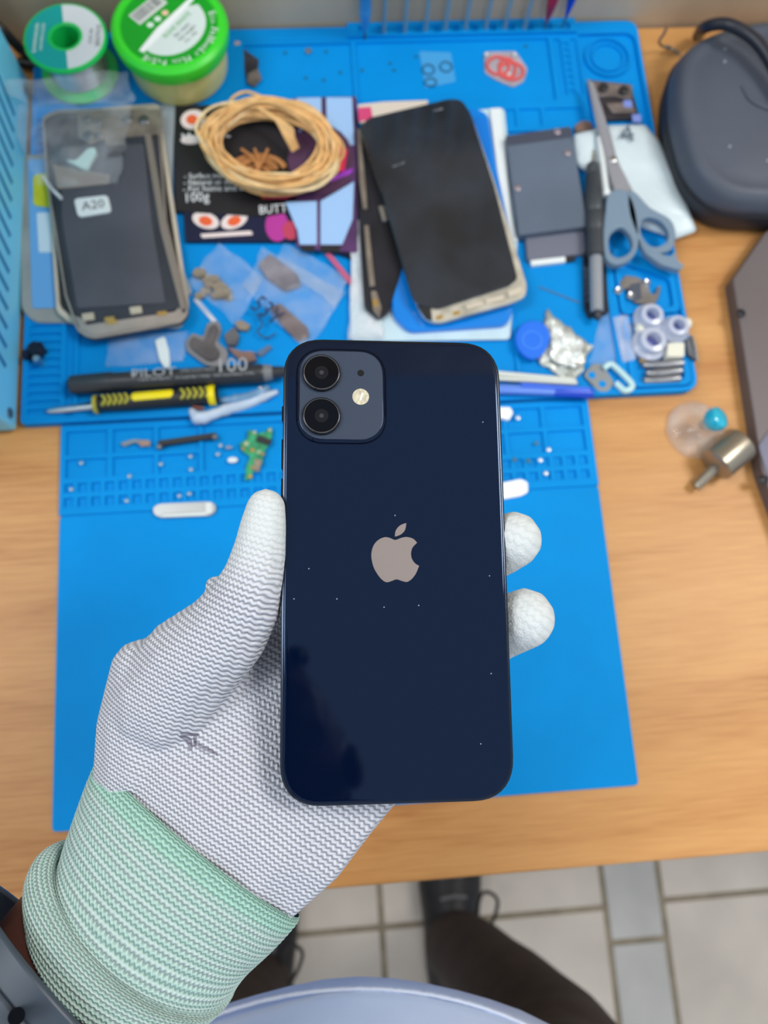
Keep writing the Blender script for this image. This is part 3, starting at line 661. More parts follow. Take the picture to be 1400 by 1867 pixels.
def half(a0, a1, r0, r1, h):
    n = 30; A = [a0+(a1-a0)*k/n for k in range(n+1)]
    return [(sx_+r1*math.cos(a), sy_+r1*math.sin(a)) for a in A]+[(sx_+r0*math.cos(a), sy_+r0*math.sin(a)) for a in reversed(A)]
q = math.radians
B().prism(half(q(96), q(276), 12, 26.3, 36), 36, 36.25).obj('label_half', P('label_teal', S(0, 160, 158), .5), sp, label='teal half of the ring label')
l2 = B().prism(half(q(-84), q(96), 12, 26.3, 36), 36, 36.25).obj('label_half', P('label_white', S(216, 222, 228), .5), sp, label='white half of the ring label')
text('QUANHUIHUAN', (sx_-19.5, sy_-13), (sx_-17.5, sy_+11), 36.4, INKW, sp, asp=1.1)
text('LEAD FREE SOLDER', (sx_-15.2, sy_-11), (sx_-13.6, sy_+11), 36.4, INKW, sp, asp=1.0)
text('SOLDER', (sx_+21.5, sy_+9), (sx_+20.5, sy_-9), 36.4, INK, sp, asp=.9)
text('W I R E', (sx_+16.5, sy_+6), (sx_+16, sy_-6), 36.4, INK, sp, asp=1)
sp.location.z += .0031
# tub of flux paste
jx, jy, _ = D(330, 125, 6)
tub = thing('flux_tub', 'tub of yellowish flux paste with bright green screw lid and barcode', 'tub', (jx, jy, 4))
B().lathe(jx, jy, [(31, 4), (34.5, 6), (35.2, 12), (35.6, 26), (35, 30)], 56).obj('jar_body', P('flux_cream', S(220, 212, 136), .25, var=.06, scale=20, spec=.6), tub, smooth=True)
lx, ly = jx, jy
B().lathe(lx, ly, [(36.2, 29), (38.8, 29.6), (39.8, 33), (40.3, 37), (39.8, 40), (37, 42.3), (33.8, 42.2), (33.2, 40.9), (31, 40.8)], 72).obj('lid', GRN2, tub, smooth=True)
B().lathe(lx, ly, [(32.8, 40.7), (32.8, 41.1)], 64).obj('lid_label', GRN3, tub, label='dark green round label')
u = np.array([.72, .69]); w = np.array([.69, -.72])      # label's slanted band (stripe direction, towards its lower side)
def LB(a, b_): return (lx+u[0]*a+w[0]*b_, ly+u[1]*a+w[1]*b_)
wh = [LB(-24, 1), LB(-10, -1), LB(20, -2), LB(26, 2)]+[LB(25.5*math.cos(t), 2+22*math.sin(t)) for t in [math.pi*k/16 for k in range(1, 16)]]
B().prism(wh, 41.05, 41.25).obj('label_panel', P('label_paper', S(214, 226, 222), .6), tub, label='white half round panel of the label')
SW = P('swoosh_white', (.9, .93, .92), .3)
B().prism([LB(-29, 1), LB(-8, -3.5), LB(24, -5.5), LB(30, -5), LB(26, -2.6), LB(-6, 1.5), LB(-28, 4.5)], 41.2, 41.7).obj('label_swoosh', SW, tub)
bc = B().prism([LB(-14, -25), LB(12, -25), LB(12, -14), LB(-14, -14)], 41.1, 41.35).obj('barcode', P('barcode_paper', S(214, 218, 214), .6), tub)
x = -12.5
while x < 10.5:
    wd_ = random.choice([.35, .5, .8]); B().prism([LB(x, -24), LB(x+wd_, -24), LB(x+wd_, -16.2), LB(x, -16.2)], 41.33, 41.4).obj('bar', INK, bc); x += wd_+random.choice([.4, .6, .9])
for a_, c_ in ((-9, S(220, 235, 225)), (-2, S(220, 235, 225)), (5, S(240, 200, 170))):
    B().prism([(LB(a_, -9)[0]+2.4*math.cos(t), LB(a_, -9)[1]+2.2*math.sin(t)) for t in [2*math.pi*k/14 for k in range(14)]], 41.1, 41.3).obj('label_badge', P('badge%.2f' % c_[0], c_, .6), tub)
text('ROHS WHITE', LB(-9, 6.5), LB(17, 4.5), 41.35, GRN3, tub, asp=1.1)
text('No clean', LB(-4, 11), LB(10, 10), 41.35, INK, tub)
text('Net weight', LB(-4, 15), LB(12, 14), 41.35, INK, tub); text('Max. 100g', LB(-2, 19), LB(9, 18.2), 41.35, INK, tub)
arc_text('ECO-FRIENDLY FLUX PASTE', lx, ly, 28.6, math.radians(20), math.radians(-125), 41.2, 4.6, INKW, tub)

tub.location.z += .0031
# generic builders ------------------------------------------------------------
def poly(name, pts, h0, h1, mat, parent=None, **k): return slab(name, pts, h0, h1, mat, parent, **k)
# stacked phone parts on the left
fr = thing('phone_housing', 'silver phone housing with blue and yellow backing, beside the vented case', 'phone part', D(90, 440, 5))
ptsA = [(40, 285), (88, 282), (140, 290), (150, 560), (128, 590), (62, 588), (38, 560)]
B().prism(rp(px([(36, 282), (165, 276), (168, 588), (60, 588), (38, 562)], 8), [6, 6, 6, 6, 4]), 4.8, 8, .6).obj('shell', SILVER, fr)
poly('backing', [(50, 290), (150, 288), (150, 560), (58, 562)], 8, 8.6, P('backing_blue', S(104, 168, 226), .4), fr, r=2, label='light blue backing sheet')
poly('yellow_patch', [(60, 318), (92, 314), (94, 378), (60, 374)], 8.6, 9.4, P('patch_yellow', S(206, 208, 30), .4), fr, r=3)
poly('white_panel', [(66, 388), (95, 386), (96, 460), (70, 460)], 8.6, 9.2, P('panel_white', S(200, 222, 236), .4), fr, r=1)
fr2 = thing('middle_housing', 'cream edged middle frame lying under the black display, left stack', 'phone part', D(190, 400, 8))
fo = rp(px([(86, 300), (110, 205), (290, 190), (345, 560), (330, 598), (132, 592), (104, 570)], 11), 4); 
ctr = np.mean(fo, 0); fi = [tuple(ctr+(np.array(p)-ctr)*.94) for p in fo]
B().frame(fo, fi, 9.6, 12).obj('rim', CREAM, fr2); B().prism([tuple(ctr+(np.array(p)-ctr)*.95) for p in fo], 9.6, 10.4).obj('inner_plate', P('plate_grey', S(70, 66, 66), .5, .3, var=.3, scale=30), fr2)
# main display assembly, seen from its back
dsp = thing('display_assembly', 'dark display assembly lying face down, white handwritten sticker near its top', 'phone display', D(205, 400, 13))
so = rp(px([(76, 212), (100, 200), (268, 194), (290, 222), (304, 400), (345, 572), (330, 590), (165, 620), (140, 604), (118, 540), (84, 330)], 16), [3, 4, 4, 3, 0, 4, 3, 5, 3, 0, 0])
ctr = np.mean(so, 0)
B().prism(so, 13, 15.2, .4).obj('frame_plate', P('plate_dark', S(54, 52, 56), .45, var=.3, scale=40), dsp)
B().frame([tuple(ctr+(np.array(p)-ctr)*.995) for p in so], [tuple(ctr+(np.array(p)-ctr)*.97) for p in so], 15.1, 16.2).obj('edge_rim', SILVER, dsp)
poly('chassis', [(88, 248), (262, 238), (288, 262), (296, 400), (336, 560), (160, 600), (132, 560), (92, 330)], 15.2, 16.2, P('chassis_dark', S(50, 54, 64), .4, var=.3, scale=25), dsp, r=2)
poly('back_film', [(110, 268), (262, 262), (276, 400), (302, 552), (140, 562), (112, 400)], 16, 17, CHAR, dsp, r=2, label='charcoal graphite film')
poly('camera_bracket', [(140, 205), (292, 198), (296, 235), (288, 244), (225, 250), (228, 285), (196, 288), (190, 252), (165, 262), (142, 250)], 15.3, 17, P('bracket_taupe', S(150, 140, 130), .4, .5, var=.35, scale=70), dsp, r=1.2)
for (a, b_, rr_) in ((158, 216, 7), (178, 222, 5), (232, 216, 8), (262, 218, 9), (160, 246, 9), (178, 246, 6)):
    x, y, _ = D(a, b_, 18); B().lathe(x, y, [(rr_/2.4, 17), (rr_/2.4, 17.8), (rr_/2.4-.6, 18.2)], 14).obj('bracket_eye', STEELD, dsp, smooth=True)
poly('flex_strip', [(96, 300), (104, 345), (198, 335), (200, 318)], 16.6, 17.3, P('flex_taupe', S(140, 130, 122), .5), dsp, r=1)
poly('lower_bracket', [(135, 575), (150, 580), (158, 592), (318, 568), (326, 560), (336, 572), (322, 588), (168, 612), (146, 600)], 15.8, 17, SILVER, dsp, r=.8)
poly('side_rail', [(262, 240), (275, 244), (300, 390), (338, 560), (330, 566), (292, 420)], 15.8, 17.2, P('rail_taupe', S(158, 150, 142), .35, .6), dsp, r=.8)
for (a, b_, w_) in ((190, 578, 9), (195, 584, 9), (286, 568, 9)): poly('gold_pad', [(a, b_), (a+w_*2, b_-2), (a+w_*2, b_+6), (a, b_+8)], 16.5, 17.4, GOLD, dsp, r=.3)
for (a, b_) in ((235, 560), (148, 572)): poly('white_tag', [(a, b_), (a+22, b_-3), (a+24, b_+10), (a+3, b_+13)], 16.5, 17.6, P('tag_cream', S(190, 182, 162), .5), dsp, r=.6)
stk = poly('sticker', [(134, 362), (196, 355), (203, 386), (142, 396)], 17, 18.2, WHITE, dsp, r=3, label='white sticker reading A20')
text('A20', D(150, 384, 18)[:2], D(191, 378, 18)[:2], 18.3, INK, dsp, asp=1.0)
ear = poly('foil_flap', [(118, 290), (138, 292), (160, 270), (172, 268), (176, 276), (158, 308), (148, 306)], 17, 20, P('flap_pale', S(200, 232, 228), .25), dsp, r=1.5)
# clear bags at the left
bag = thing('clear_parts_bag', 'clear plastic bag draped over the left phone stack and spool foot', 'bag', D(150, 250, 20))
B().sheet([D(*p, 30)[:2] for p in ((0, 178), (62, 330), (208, 320), (240, 170))], 21, 3.0, 16, 3).obj('bag_film', FILM, bag, smooth='all', thick=.15)
bag2 = B().sheet([D(*p, 46)[:2] for p in ((-10, 140), (20, 178), (245, 182), (228, 120))], 40.5, 3.5, 16, 9).obj('empty_bag', FILM, None, smooth='all', thick=.15, label='empty clear bag strip lying across the solder spool', cat='bag')
B().tube([D(*p, 25) for p in ((78, 322), (95, 345), (112, 362))], 1.2, 8).obj('bag_glint', FILM2, bag, smooth=True)  # milky tube standing in for a glint on the bag film

# ------------------------------------------------------------ black pouch, printed card, coil
BAGK = P('pouch_black', (.014, .014, .018), .4, var=.4, scale=15, bump=.002)
pouch = thing('powder_pouch', 'black printed foil pouch marked 100g under the coil of cord', 'pouch', D(430, 310, 6))
B().prism(rp(px([(318, 190), (520, 190), (560, 240), (560, 380), (480, 395), (318, 384)], 9), 1.5), 5, 9, .8).obj('pouch_body', BAGK, pouch)
B().prism(rp(px([(286, 190), (320, 188), (316, 260), (312, 380), (324, 470), (350, 530), (340, 540), (314, 470), (300, 380)], 8.5), 1.5), 4.8, 8.5, .4).obj('pouch_edge', P('pouch_seal_grey', S(150, 160, 168), .4), pouch, label='grey sealed edge of the pouch')
ORG_ = P('print_orange', S(238, 100, 50), .6); PKW = P('print_pinkwhite', S(238, 222, 218), .6)
def spot(name, a, b_, ra, rb, h, mat, parent, t=.15, rotd=0):
    x, y, _ = D(a, b_, h); c, s_ = math.cos(math.radians(rotd)), math.sin(math.radians(rotd)); k_ = 2.45
    return B().prism([(x+(ra*math.cos(t_)*c-rb*math.sin(t_)*s_)/k_, y+(ra*math.cos(t_)*s_+rb*math.sin(t_)*c)/k_) for t_ in [2*math.pi*i/22 for i in range(22)]], h, h+t).obj(name, mat, parent)
spot('emblem_blob', 352, 218, 22, 20, 9, PKW, pouch, .15, 20); spot('emblem_blob', 350, 218, 10, 10, 9.15, ORG_, pouch, .15); spot('emblem_blob', 348, 255, 18, 9, 9, PKW, pouch)
text('Mechanic', D(334, 262, 9)[:2], D(420, 250, 9)[:2], 9.3, INKW, pouch, asp=1.3)
for s_, a, b_, c_, d_ in (('- Surface insul', 336, 326, 412, 324), ('- Natural or Aut', 335, 338, 430, 336), ('- For home and all', 334, 350, 448, 347), ('100g', 340, 369, 382, 366)):
    text(s_, D(a, b_, 9)[:2], D(c_, d_, 9)[:2], 9.2, INKW, pouch, asp=1.15)
box2 = thing('printed_carton', 'dark navy carton with twin orange emblem, below the black pouch', 'box', D(440, 410, 5))
B().prism(rp(px([(334, 384), (560, 380), (640, 430), (640, 470), (560, 440), (338, 440)], 8), 1), 4.7, 8, .4).obj('carton_body', P('carton_navy', S(14, 22, 58), .4, var=.3, scale=20), box2)
for dx_, ro in ((0, -25), (52, 25)):
    spot('emblem_wing', 375+dx_, 402, 24, 15, 8, PKW, box2, .15, ro); spot('emblem_wing', 375+dx_, 403, 12, 9, 8.15, ORG_, box2, .15, ro)
poly('emblem_bar', [(364, 426), (458, 420), (462, 428), (368, 434)], 8, 8.2, PKW, box2, r=1.5)
text('BUTT', D(474, 392, 8)[:2], D(524, 388, 8)[:2], 9.2, INKW, box2, asp=1.2)
spot('magenta_print', 505, 412, 20, 30, 8, P('print_magenta', S(180, 50, 150), .6), box2); spot('magenta_print', 530, 420, 14, 18, 8.15, P('print_rose', S(190, 60, 90), .6), box2)
card = thing('printed_card', 'purple printed card with pale blue bars and a dark disc, right of the coil', 'card', D(590, 300, 6))
CARD = P('card_purple', S(96, 60, 110), .35, var=.5, scale=25, col2=S(60, 36, 72))
B().prism(rp(px([(536, 178), (650, 176), (652, 460), (600, 458), (540, 450)], 10), 1.5), 9, 10.2, .2).obj('card_body', CARD, card)
PB = P('print_pale_blue', S(158, 196, 240), .5)
poly('pale_bar', [(540, 178), (586, 177), (587, 250), (546, 250)], 10.2, 10.4, PB, card, r=.8); poly('pale_bar', [(594, 177), (642, 177), (646, 264), (628, 266), (596, 240)], 10.2, 10.4, PB, card, r=.8)
poly('pale_bar', [(520, 368), (578, 366), (578, 446), (546, 446), (542, 420)], 10.2, 10.4, PB, card, r=.8); poly('pale_bar', [(584, 366), (646, 330), (643, 400), (624, 446), (584, 446)], 10.2, 10.4, PB, card, r=.8)
spot('dark_disc', 585, 290, 58, 70, 10.4, P('disc_plum', S(84, 54, 84), .4), card)
poly('black_tab', [(548, 447), (574, 447), (574, 459), (550, 458)], 10.2, 10.5, BLACKP, card, r=.3); poly('black_tab', [(584, 447), (622, 447), (618, 460), (584, 459)], 10.2, 10.5, BLACKP, card, r=.3)
for nm, pts, c_ in (('red_flash', [(618, 252), (634, 275), (628, 310), (600, 330), (565, 345), (520, 362), (480, 362), (500, 350), (570, 325), (600, 300)], S(240, 50, 100)),
                    ('violet_flash', [(565, 326), (600, 318), (645, 306), (640, 316), (606, 330), (580, 332)], S(160, 60, 200)), ('orange_flash', [(470, 352), (520, 348), (522, 360), (478, 361)], S(250, 110, 40))):
    poly(nm, pts, 10.5, 10.8, P(nm, c_, .5), card, r=.5)
# coil of cord: strands wound in loops, one continuous length
ST_ = P('cord_tan', S(236, 188, 124), .45, var=.18, scale=120); ST2 = P('cord_pale', S(246, 220, 170), .4, var=.15, scale=120)
def loop_path(cx_, cy_, ax, ay, th, h, wob, sd, n=64, a0=0, a1=2*math.pi):
    out = []
    for i in range(n):
        t = a0+(a1-a0)*i/n; k_ = 1+wob*noise.noise(Vector((math.cos(t)*1.3, math.sin(t)*1.3, sd)))
        X = ax*math.cos(t)*k_; Y = ay*math.sin(t)*k_; hh = h+2.5*noise.noise(Vector((math.cos(t)*1.5, math.sin(t)*1.5, sd+9)))
        c, s_ = math.cos(th), math.sin(th); out.append((cx_+X*c-Y*s_, cy_+X*s_+Y*c, hh))
    return out
ccx, ccy, _ = D(492, 262, 22)
coil = thing('cord_coil', 'loose coil of tan cord with many strands, in front of the green tub', 'cord', (ccx, ccy, 11))
for k in range(34):
    f = k/33; a_ = 49-13*random.random(); b_ = 36-9.5*random.random()
    pth = loop_path(ccx+random.uniform(-3, 3), ccy+random.uniform(-2.5, 2.5), a_, b_, math.radians(-14+random.uniform(-7, 7)), 12.5+random.random()*14, .10, k*3.7)
    B().tube(pth, random.uniform(1.0, 1.3), 6, True).obj('strand', ST2 if k % 4 == 0 else ST_, coil, smooth=True)
for k in range(7):
    p0 = D(470+4*k, 196+3*k, 26); p1 = D(500+5*k, 215+3*k, 26); p2 = D(520+2.5*k, 250, 22); p3 = D(534+1.5*k, 276-k, 16)
    B().tube(cm([p0, p1, p2, p3], 6, False), 1.15, 6).obj('strand', ST_, coil, smooth=True)
for k in range(9):
    an = -.5+.22*k; c0_ = D(470, 322, 11)
    B().tube([(c0_[0]+(6+1.9*k)*math.cos(t), c0_[1]+(5+1.6*k)*math.sin(t), 11+.5*(k % 3)+1.2*math.sin(t*2+k)) for t in [.35+random.uniform(-.1, .1)+2.4*j/14 for j in range(15)]] if k % 3 else cm([D(440+8*k, 272, 13), D(462+3*k, 290, 15), D(468+random.uniform(-6, 6), 318, 13)], 6, False), 1.1, 6).obj('strand', P('cord_brown', S(190, 130, 74), .6), coil, smooth=True)
B().tube(cm([D(408, 205, 12), D(425, 178, 16), D(450, 168, 18), D(480, 178, 18), D(505, 185, 16)], 7, False), 1.1, 6).obj('strand', ST_, coil, smooth=True)
B().tube(cm([D(395, 225, 20), D(370, 215, 14), D(358, 232, 12), D(372, 268, 14), D(392, 285, 18)], 7, False), 1.1, 6).obj('strand', ST_, coil, smooth=True)

# ------------------------------------------------------------ centre: black phone display over a tray and other phones
sheet_ = thing('white_tray', 'white plastic tray under the blue pad and the black phone', 'tray', D(800, 440, 4))
B().prism(rp(px([(640, 470), (700, 215), (905, 196), (920, 197), (945, 430), (935, 560), (930, 618), (640, 622)], 8), 3), 6.45, 7.6, .3).obj('tray_body', P('tray_white', S(196, 222, 232), .4, var=.05), sheet_)
poly('rim_strip', [(893, 197), (914, 196), (932, 390), (944, 440), (922, 440)], 7.5, 10, WHITE, sheet_, r=.8, label='raised white rim strip')
pad = thing('blue_gel_pad', 'glossy blue moulded pad under the black phone', 'pad', D(800, 400, 8))
B().prism(rp(px([(700, 300), (712, 210), (868, 196), (890, 206), (905, 300), (932, 430), (938, 560), (925, 592), (745, 604), (716, 575), (706, 470)], 12), 5), 7.6, 12, 1.0).obj('pad_body', P('gel_blue', S(0, 130, 226), .15, var=.08, scale=15, spec=.7), pad)
poly('pad_groove', [(862, 215), (880, 212), (892, 240), (894, 290), (884, 286), (868, 240)], 12, 12.4, P('gel_blue2', S(20, 120, 214), .15), pad, r=3)
oph = thing('opened_phone', 'dark phone with opened metal sides, left of and below the large black screen', 'phone', D(680, 400, 10))
B().prism(rp(px([(652, 235), (668, 212), (740, 205), (760, 400), (708, 570), (690, 582), (664, 560), (655, 420)], 13), 2.5), 9.5, 13, .5).obj('phone_body', P('body_dark', S(40, 40, 48), .35, .3, var=.4, scale=30), oph)
for pts in ([(651, 235), (657, 234), (668, 350), (670, 380), (662, 380), (655, 330)], [(664, 410), (672, 410), (682, 500), (684, 520), (674, 522), (668, 470)], [(676, 530), (686, 530), (696, 560), (692, 580), (680, 565)]):
    poly('metal_side', pts, 12.8, 15, P('side_metal', S(170, 160, 150), .3, .7, var=.2), oph, r=.6)
poly('gold_spring', [(678, 545), (688, 545), (690, 556), (680, 558)], 15, 16, GOLD, oph, r=.4)
poly('side_clip', [(690, 375), (700, 374), (707, 402), (697, 402)], 12.8, 15.5, STEEL, oph, r=.8)
wbg = B().sheet([D(*p, 12)[:2] for p in ((640, 400), (636, 616), (700, 616), (668, 400))], 8.5, 2.2, 12, 21).obj('milky_bag', FILM2, None, smooth='all', thick=.2, label='milky crumpled bag strip between card and opened phone', cat='bag')
rb = thing('red_card', 'small pink and white card behind the black phone top', 'card', D(665, 210, 9))
poly('card_sheet', [(652, 190), (700, 185), (780, 182), (780, 200), (690, 218), (656, 224)], 14, 15, P('card_ivory', S(216, 204, 190), .5), rb, r=.6)
poly('pink_spot', [(652, 196), (676, 194), (680, 216), (654, 222)], 15, 15.2, P('pink', S(210, 70, 120), .5), rb, r=1)
scr = thing('phone_screen', 'large black phone screen lying tilted with pale metal frame edges', 'phone display', D(810, 380, 16))
so = [(655, 232), (672, 214), (820, 180), (842, 182), (858, 205), (905, 340), (961, 520), (958, 540), (932, 552), (800, 588), (776, 582), (762, 560), (690, 330)]
B().prism(rp(px(so, 19), [3, 3, 4, 4, 3, 0, 3, 3, 3, 4, 4, 3, 0]), 15.5, 19, .5).obj('frame', P('frame_pale', S(204, 200, 186), .35, .4, var=.25, scale=90), scr)
poly('screen', [(655, 232), (672, 214), (820, 179), (842, 181), (858, 205), (900, 335), (944, 508), (930, 520), (800, 562), (762, 556), (750, 540), (690, 330)], 18.5, 21, GLASSB, scr, r=[3, 3, 4, 4, 3, 0, 3, 1, 1, 4, 4, 0], ch=.5)
poly('dark_edge', [(760, 556), (785, 560), (788, 584), (776, 580)], 18.8, 20, BLACKP, scr, r=1)
for (a, b_) in ((795, 576), (826, 568)): poly('gold_pad', [(a, b_), (a+11, b_-3), (a+13, b_+4), (a+2, b_+7)], 19, 19.8, GOLD, scr, r=.4)
for (a, b_, c_, d_) in ((848, 556, 30, 8), (884, 545, 34, 9), (925, 530, 25, 12)): poly('frame_clip', [(a, b_), (a+c_, b_-8), (a+c_+2, b_+d_-8), (a+3, b_+d_)], 19, 20.2, CREAM, scr, r=.6)
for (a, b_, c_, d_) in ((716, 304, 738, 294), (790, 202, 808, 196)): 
    poly('painted_glint', [(a, b_), (c_, d_), (c_-2, d_+3)], 20.9, 21.25, P('glint', S(170, 170, 178), .3), scr, r=.2)  # pale slivers painted as glints on the dark screen

# ------------------------------------------------------------ right of centre: black slabs, white pouch, scissors, driver pen
bt = thing('battery_pack', 'dark grey square battery slab with rivets, right of the black screen', 'battery', D(1000, 340, 6))
B().prism(rp(px([(922, 247), (1040, 230), (1072, 412), (946, 428)], 15), 1.6), 8, 15, .6).obj('cell', P('slab_slate', S(92, 106, 124), .42, .0, var=.12, scale=14, bump=.0006), bt)
poly('top_band', [(922, 247), (1040, 230), (1044, 250), (925, 266)], 15, 15.4, P('band_dark', S(66, 72, 88), .4), bt, r=1)
for (a, b_) in ((1016, 239), (1034, 278), (943, 342)): 
    x, y, _ = D(a, b_, 16); B().lathe(x, y, [(2.6, 15.1), (2.6, 16), (1.6, 16.5)], 16).obj('rivet', P('rivet', S(150, 140, 150), .4, .5), bt, smooth=True)
b2 = thing('lower_battery', 'smaller grey battery with white end label, under the dark slab', 'battery', D(1010, 450, 5))
B().prism(rp(px([(955, 405), (1064, 400), (1068, 462), (962, 474)], 9), 1), 4.8, 9, .5).obj('cell', P('cell_grey', S(108, 112, 128), .45), b2)
poly('end_label', [(966, 470), (1030, 464), (1032, 477), (969, 484)], 5, 8, WHITE, b2, r=.8, label='white end label'); poly('end_cap', [(1032, 464), (1048, 462), (1048, 474), (1034, 476)], 5, 8, BLACKP, b2, r=.5)
# camera modules behind the scissors
cmod = thing('camera_modules', 'flat metal camera brackets at the right rear of the mat', 'phone part', D(1120, 180, 5))
poly('bracket', [(1072, 145), (1150, 153), (1166, 215), (1095, 218)], 5, 8, P('bracket_dark', S(66, 62, 66), .4, .5, var=.3, scale=60), cmod, r=1)
for pts in ([(1076, 146), (1153, 155), (1153, 180), (1120, 174), (1082, 176)], [(1105, 188), (1150, 186), (1160, 204), (1118, 205)]): poly('camera_plate', pts, 8, 10, P('plate_warm', S(150, 140, 138), .35, .7, var=.4, scale=50), cmod, r=.8)
for (a, b_) in ((1101, 158), (1138, 163)): x, y, _ = D(a, b_, 12); B().lathe(x, y, [(3.6, 10), (3.6, 12), (2.6, 12.4)], 18).obj('camera_eye', BLACKP, cmod, smooth=True)
for (a, b_) in ((1136, 190), (1152, 216)): poly('blue_tag', [(a, b_-8), (a+16, b_-8), (a+18, b_+5), (a+2, b_+5)], 9, 10.4, P('tag_blue', S(120, 140, 210), .5), cmod, r=.5)
sm = B().prism(rp(px([(1048, 228), (1062, 219), (1078, 222), (1082, 238), (1050, 240)], 9), .8), 5, 9, .3).obj('brown_connector', P('connector_brown', S(120, 98, 88), .5, .2, var=.3), None, label='small brown connector behind the white pouch', cat='phone part')
# white foil pouch (pillow) with a folded left part
def pillow(name, pts, h, t, mat, parent, sd=1, n=10):
    o = rp(px(pts, h+t*.7), 3); c = np.mean(o, 0); L = []
    for f, z in ((1, 0), (1.0, .18), (.94, .45), (.8, .75), (.55, .95), (.25, 1.0)):
        L.append([(c[0]+(p[0]-c[0])*f, c[1]+(p[1]-c[1])*f, h+t*z*(1+.35*noise.noise(Vector((p[0]*.08*f, p[1]*.08*f, sd)))) ) for p in o])
    return B().loops(L).obj(name, mat, parent, smooth='all')
WP = P('pouch_white', S(206, 222, 228), .35, var=.05, scale=30, bump=.003)
wp = thing('white_foil_pouch', 'crumpled white foil pouch under the scissors, at the mat right edge', 'pouch', D(1170, 330, 6))
pillow('pouch_body', [(1052, 240), (1105, 222), (1180, 220), (1205, 250), (1240, 330), (1275, 415), (1235, 430), (1165, 405), (1100, 335), (1064, 300)], 6.5, 7, WP, wp, 2)
pillow('folded_flap', [(1046, 240), (1090, 230), (1098, 250), (1092, 300), (1066, 306), (1050, 290)], 8, 6, WP, wp, 5)
text('4', D(1132, 262, 14)[:2], D(1158, 258, 14)[:2], 15.5, P('ink_grey', S(90, 104, 120), .6), wp, asp=.8)
# scissors
HBL = P('handle_blue_grey', S(116, 138, 158), .38)
sc = thing('scissors', 'steel scissors with blue grey plastic handles, lying over the white pouch', 'scissors', D(1130, 320, 16))
poly('blade', [(1070, 143), (1082, 150), (1104, 215), (1128, 330), (1150, 355), (1128, 372), (1106, 300), (1088, 226)], 17, 18.6, P('blade_steel', S(150, 152, 160), .4, .2), sc, r=.4)
poly('blade', [(1094, 226), (1110, 232), (1125, 290), (1160, 360), (1140, 372), (1118, 345), (1100, 290)], 15.6, 17, P('blade_steel', S(150, 152, 160), .4, .2), sc, r=.4)
x, y, _ = D(1118, 291, 19); B().lathe(x, y, [(2.7, 18), (2.7, 19.4), (1.8, 20)], 18).obj('pivot_screw', STEEL, sc, smooth=True)
def ring(name, outer, inner, h0, h1, mat, parent, **k):
    o = cm(px(outer, h1), 5); i_ = cm(px(inner, h1), 5)
    assert len(o) == len(i_); return B().frame(o, i_, h0, h1).obj(name, mat, parent, smooth=True, bev=.8, **k)
ring('handle', [(1110, 352), (1135, 345), (1152, 362), (1162, 400), (1164, 445), (1150, 472), (1122, 482), (1104, 466), (1100, 430), (1104, 385)],
     [(1122, 418), (1134, 414), (1146, 424), (1152, 438), (1152, 452), (1143, 464), (1124, 469), (1112, 458), (1110, 440), (1114, 426)], 14, 19.5, HBL, sc)
ring('handle', [(1146, 348), (1160, 352), (1185, 378), (1222, 400), (1232, 430), (1222, 455), (1190, 460), (1168, 440), (1154, 410), (1146, 380)],
     [(1168, 412), (1172, 400), (1186, 396), (1206, 404), (1218, 422), (1216, 440), (1198, 450), (1182, 446), (1172, 434), (1168, 422)], 14, 19.5, HBL, sc)
poly('handle_hook', [(1165, 440), (1190, 456), (1220, 468), (1232, 458), (1236, 475), (1248, 484), (1240, 492), (1205, 482), (1178, 462)], 14, 19, HBL, sc, r=1.5)
# driver pen
pen = thing('precision_driver', 'black metal pen driver with grey barrel, between battery and scissors', 'tool', D(1085, 440, 10))
B().rod(D(1082, 272, 14), D(1082, 305, 14), [(0, .4), (.4, .7), (1, .9)], 10).obj('bit', P('brass_bit', (.5, .38, .2), .35, .9), pen, smooth=True)
B().rod(D(1080, 298, 15), D(1086, 468, 15), [(0, 3.2), (.02, 4.2), (.12, 4.8), (.13, 5.4), (.3, 5.8), (.32, 6.6), (.52, 6.8), (.54, 6.2), (.56, 6.8), (.72, 6.8), (.74, 6.2), (.76, 6.4), (1, 6.2)], 22).obj('grip', P('grip_dark', S(62, 68, 74), .4, .1), pen, smooth=True)
B().rod(D(1086, 466, 14), D(1088, 568, 14), [(0, 6), (0, 4.6), (.98, 4.4), (1, 3.6)], 20).obj('barrel', P('barrel_grey', S(152, 158, 166), .35, .2), pen, smooth=True)
B().rod(D(1088, 567, 13), D(1090, 582, 13), [(0, 3), (.6, 3), (1, 2)], 16).obj('cap', BLACKP, pen, smooth=True)
for k in range(4): B().tube([tuple(np.array(D(1081+.3*k, 304+6*k, 15))+np.array([5.0*math.cos(t), 0, 5.0*math.sin(t)])) for t in [math.pi*j/10 for j in range(11)]], .35, 6).obj('grip_ring', P('ring_grey', S(110, 116, 120), .4), pen)
bx_ = thing('black_case_strip', 'long black plastic case lying under the precision driver', 'case', D(1078, 530, 6))
B().prism(rp(px([(1064, 455), (1104, 452), (1110, 570), (1075, 578), (1066, 560)], 9), 2), 5, 9, .6).obj('case_body', P('case_black', (.012, .016, .024), .3), bx_)
text('SUNSHINE', D(1078, 552, 9)[:2], D(1073, 486, 9)[:2], 9.3, P('ink_soft', S(90, 110, 130), .6), bx_, asp=.9)
rodw = B().rod(D(1092, 250, 16), D(1106, 358, 17), [(0, 1.6), (.02, 2.2), (.9, 2.4), (.95, 3.2), (1, 2.4)], 14).obj('white_stick', WHITE, None, smooth=True, label='thin white stick beside the left scissor blade', cat='stick')
nd = B().rod(D(982, 523, 5), D(1056, 552, 5), [(0, .4), (1, .5)], 8).obj('thin_needle', STEELD, None, smooth=True, label='thin dark needle lying on the blue mat left of the driver', cat='needle')

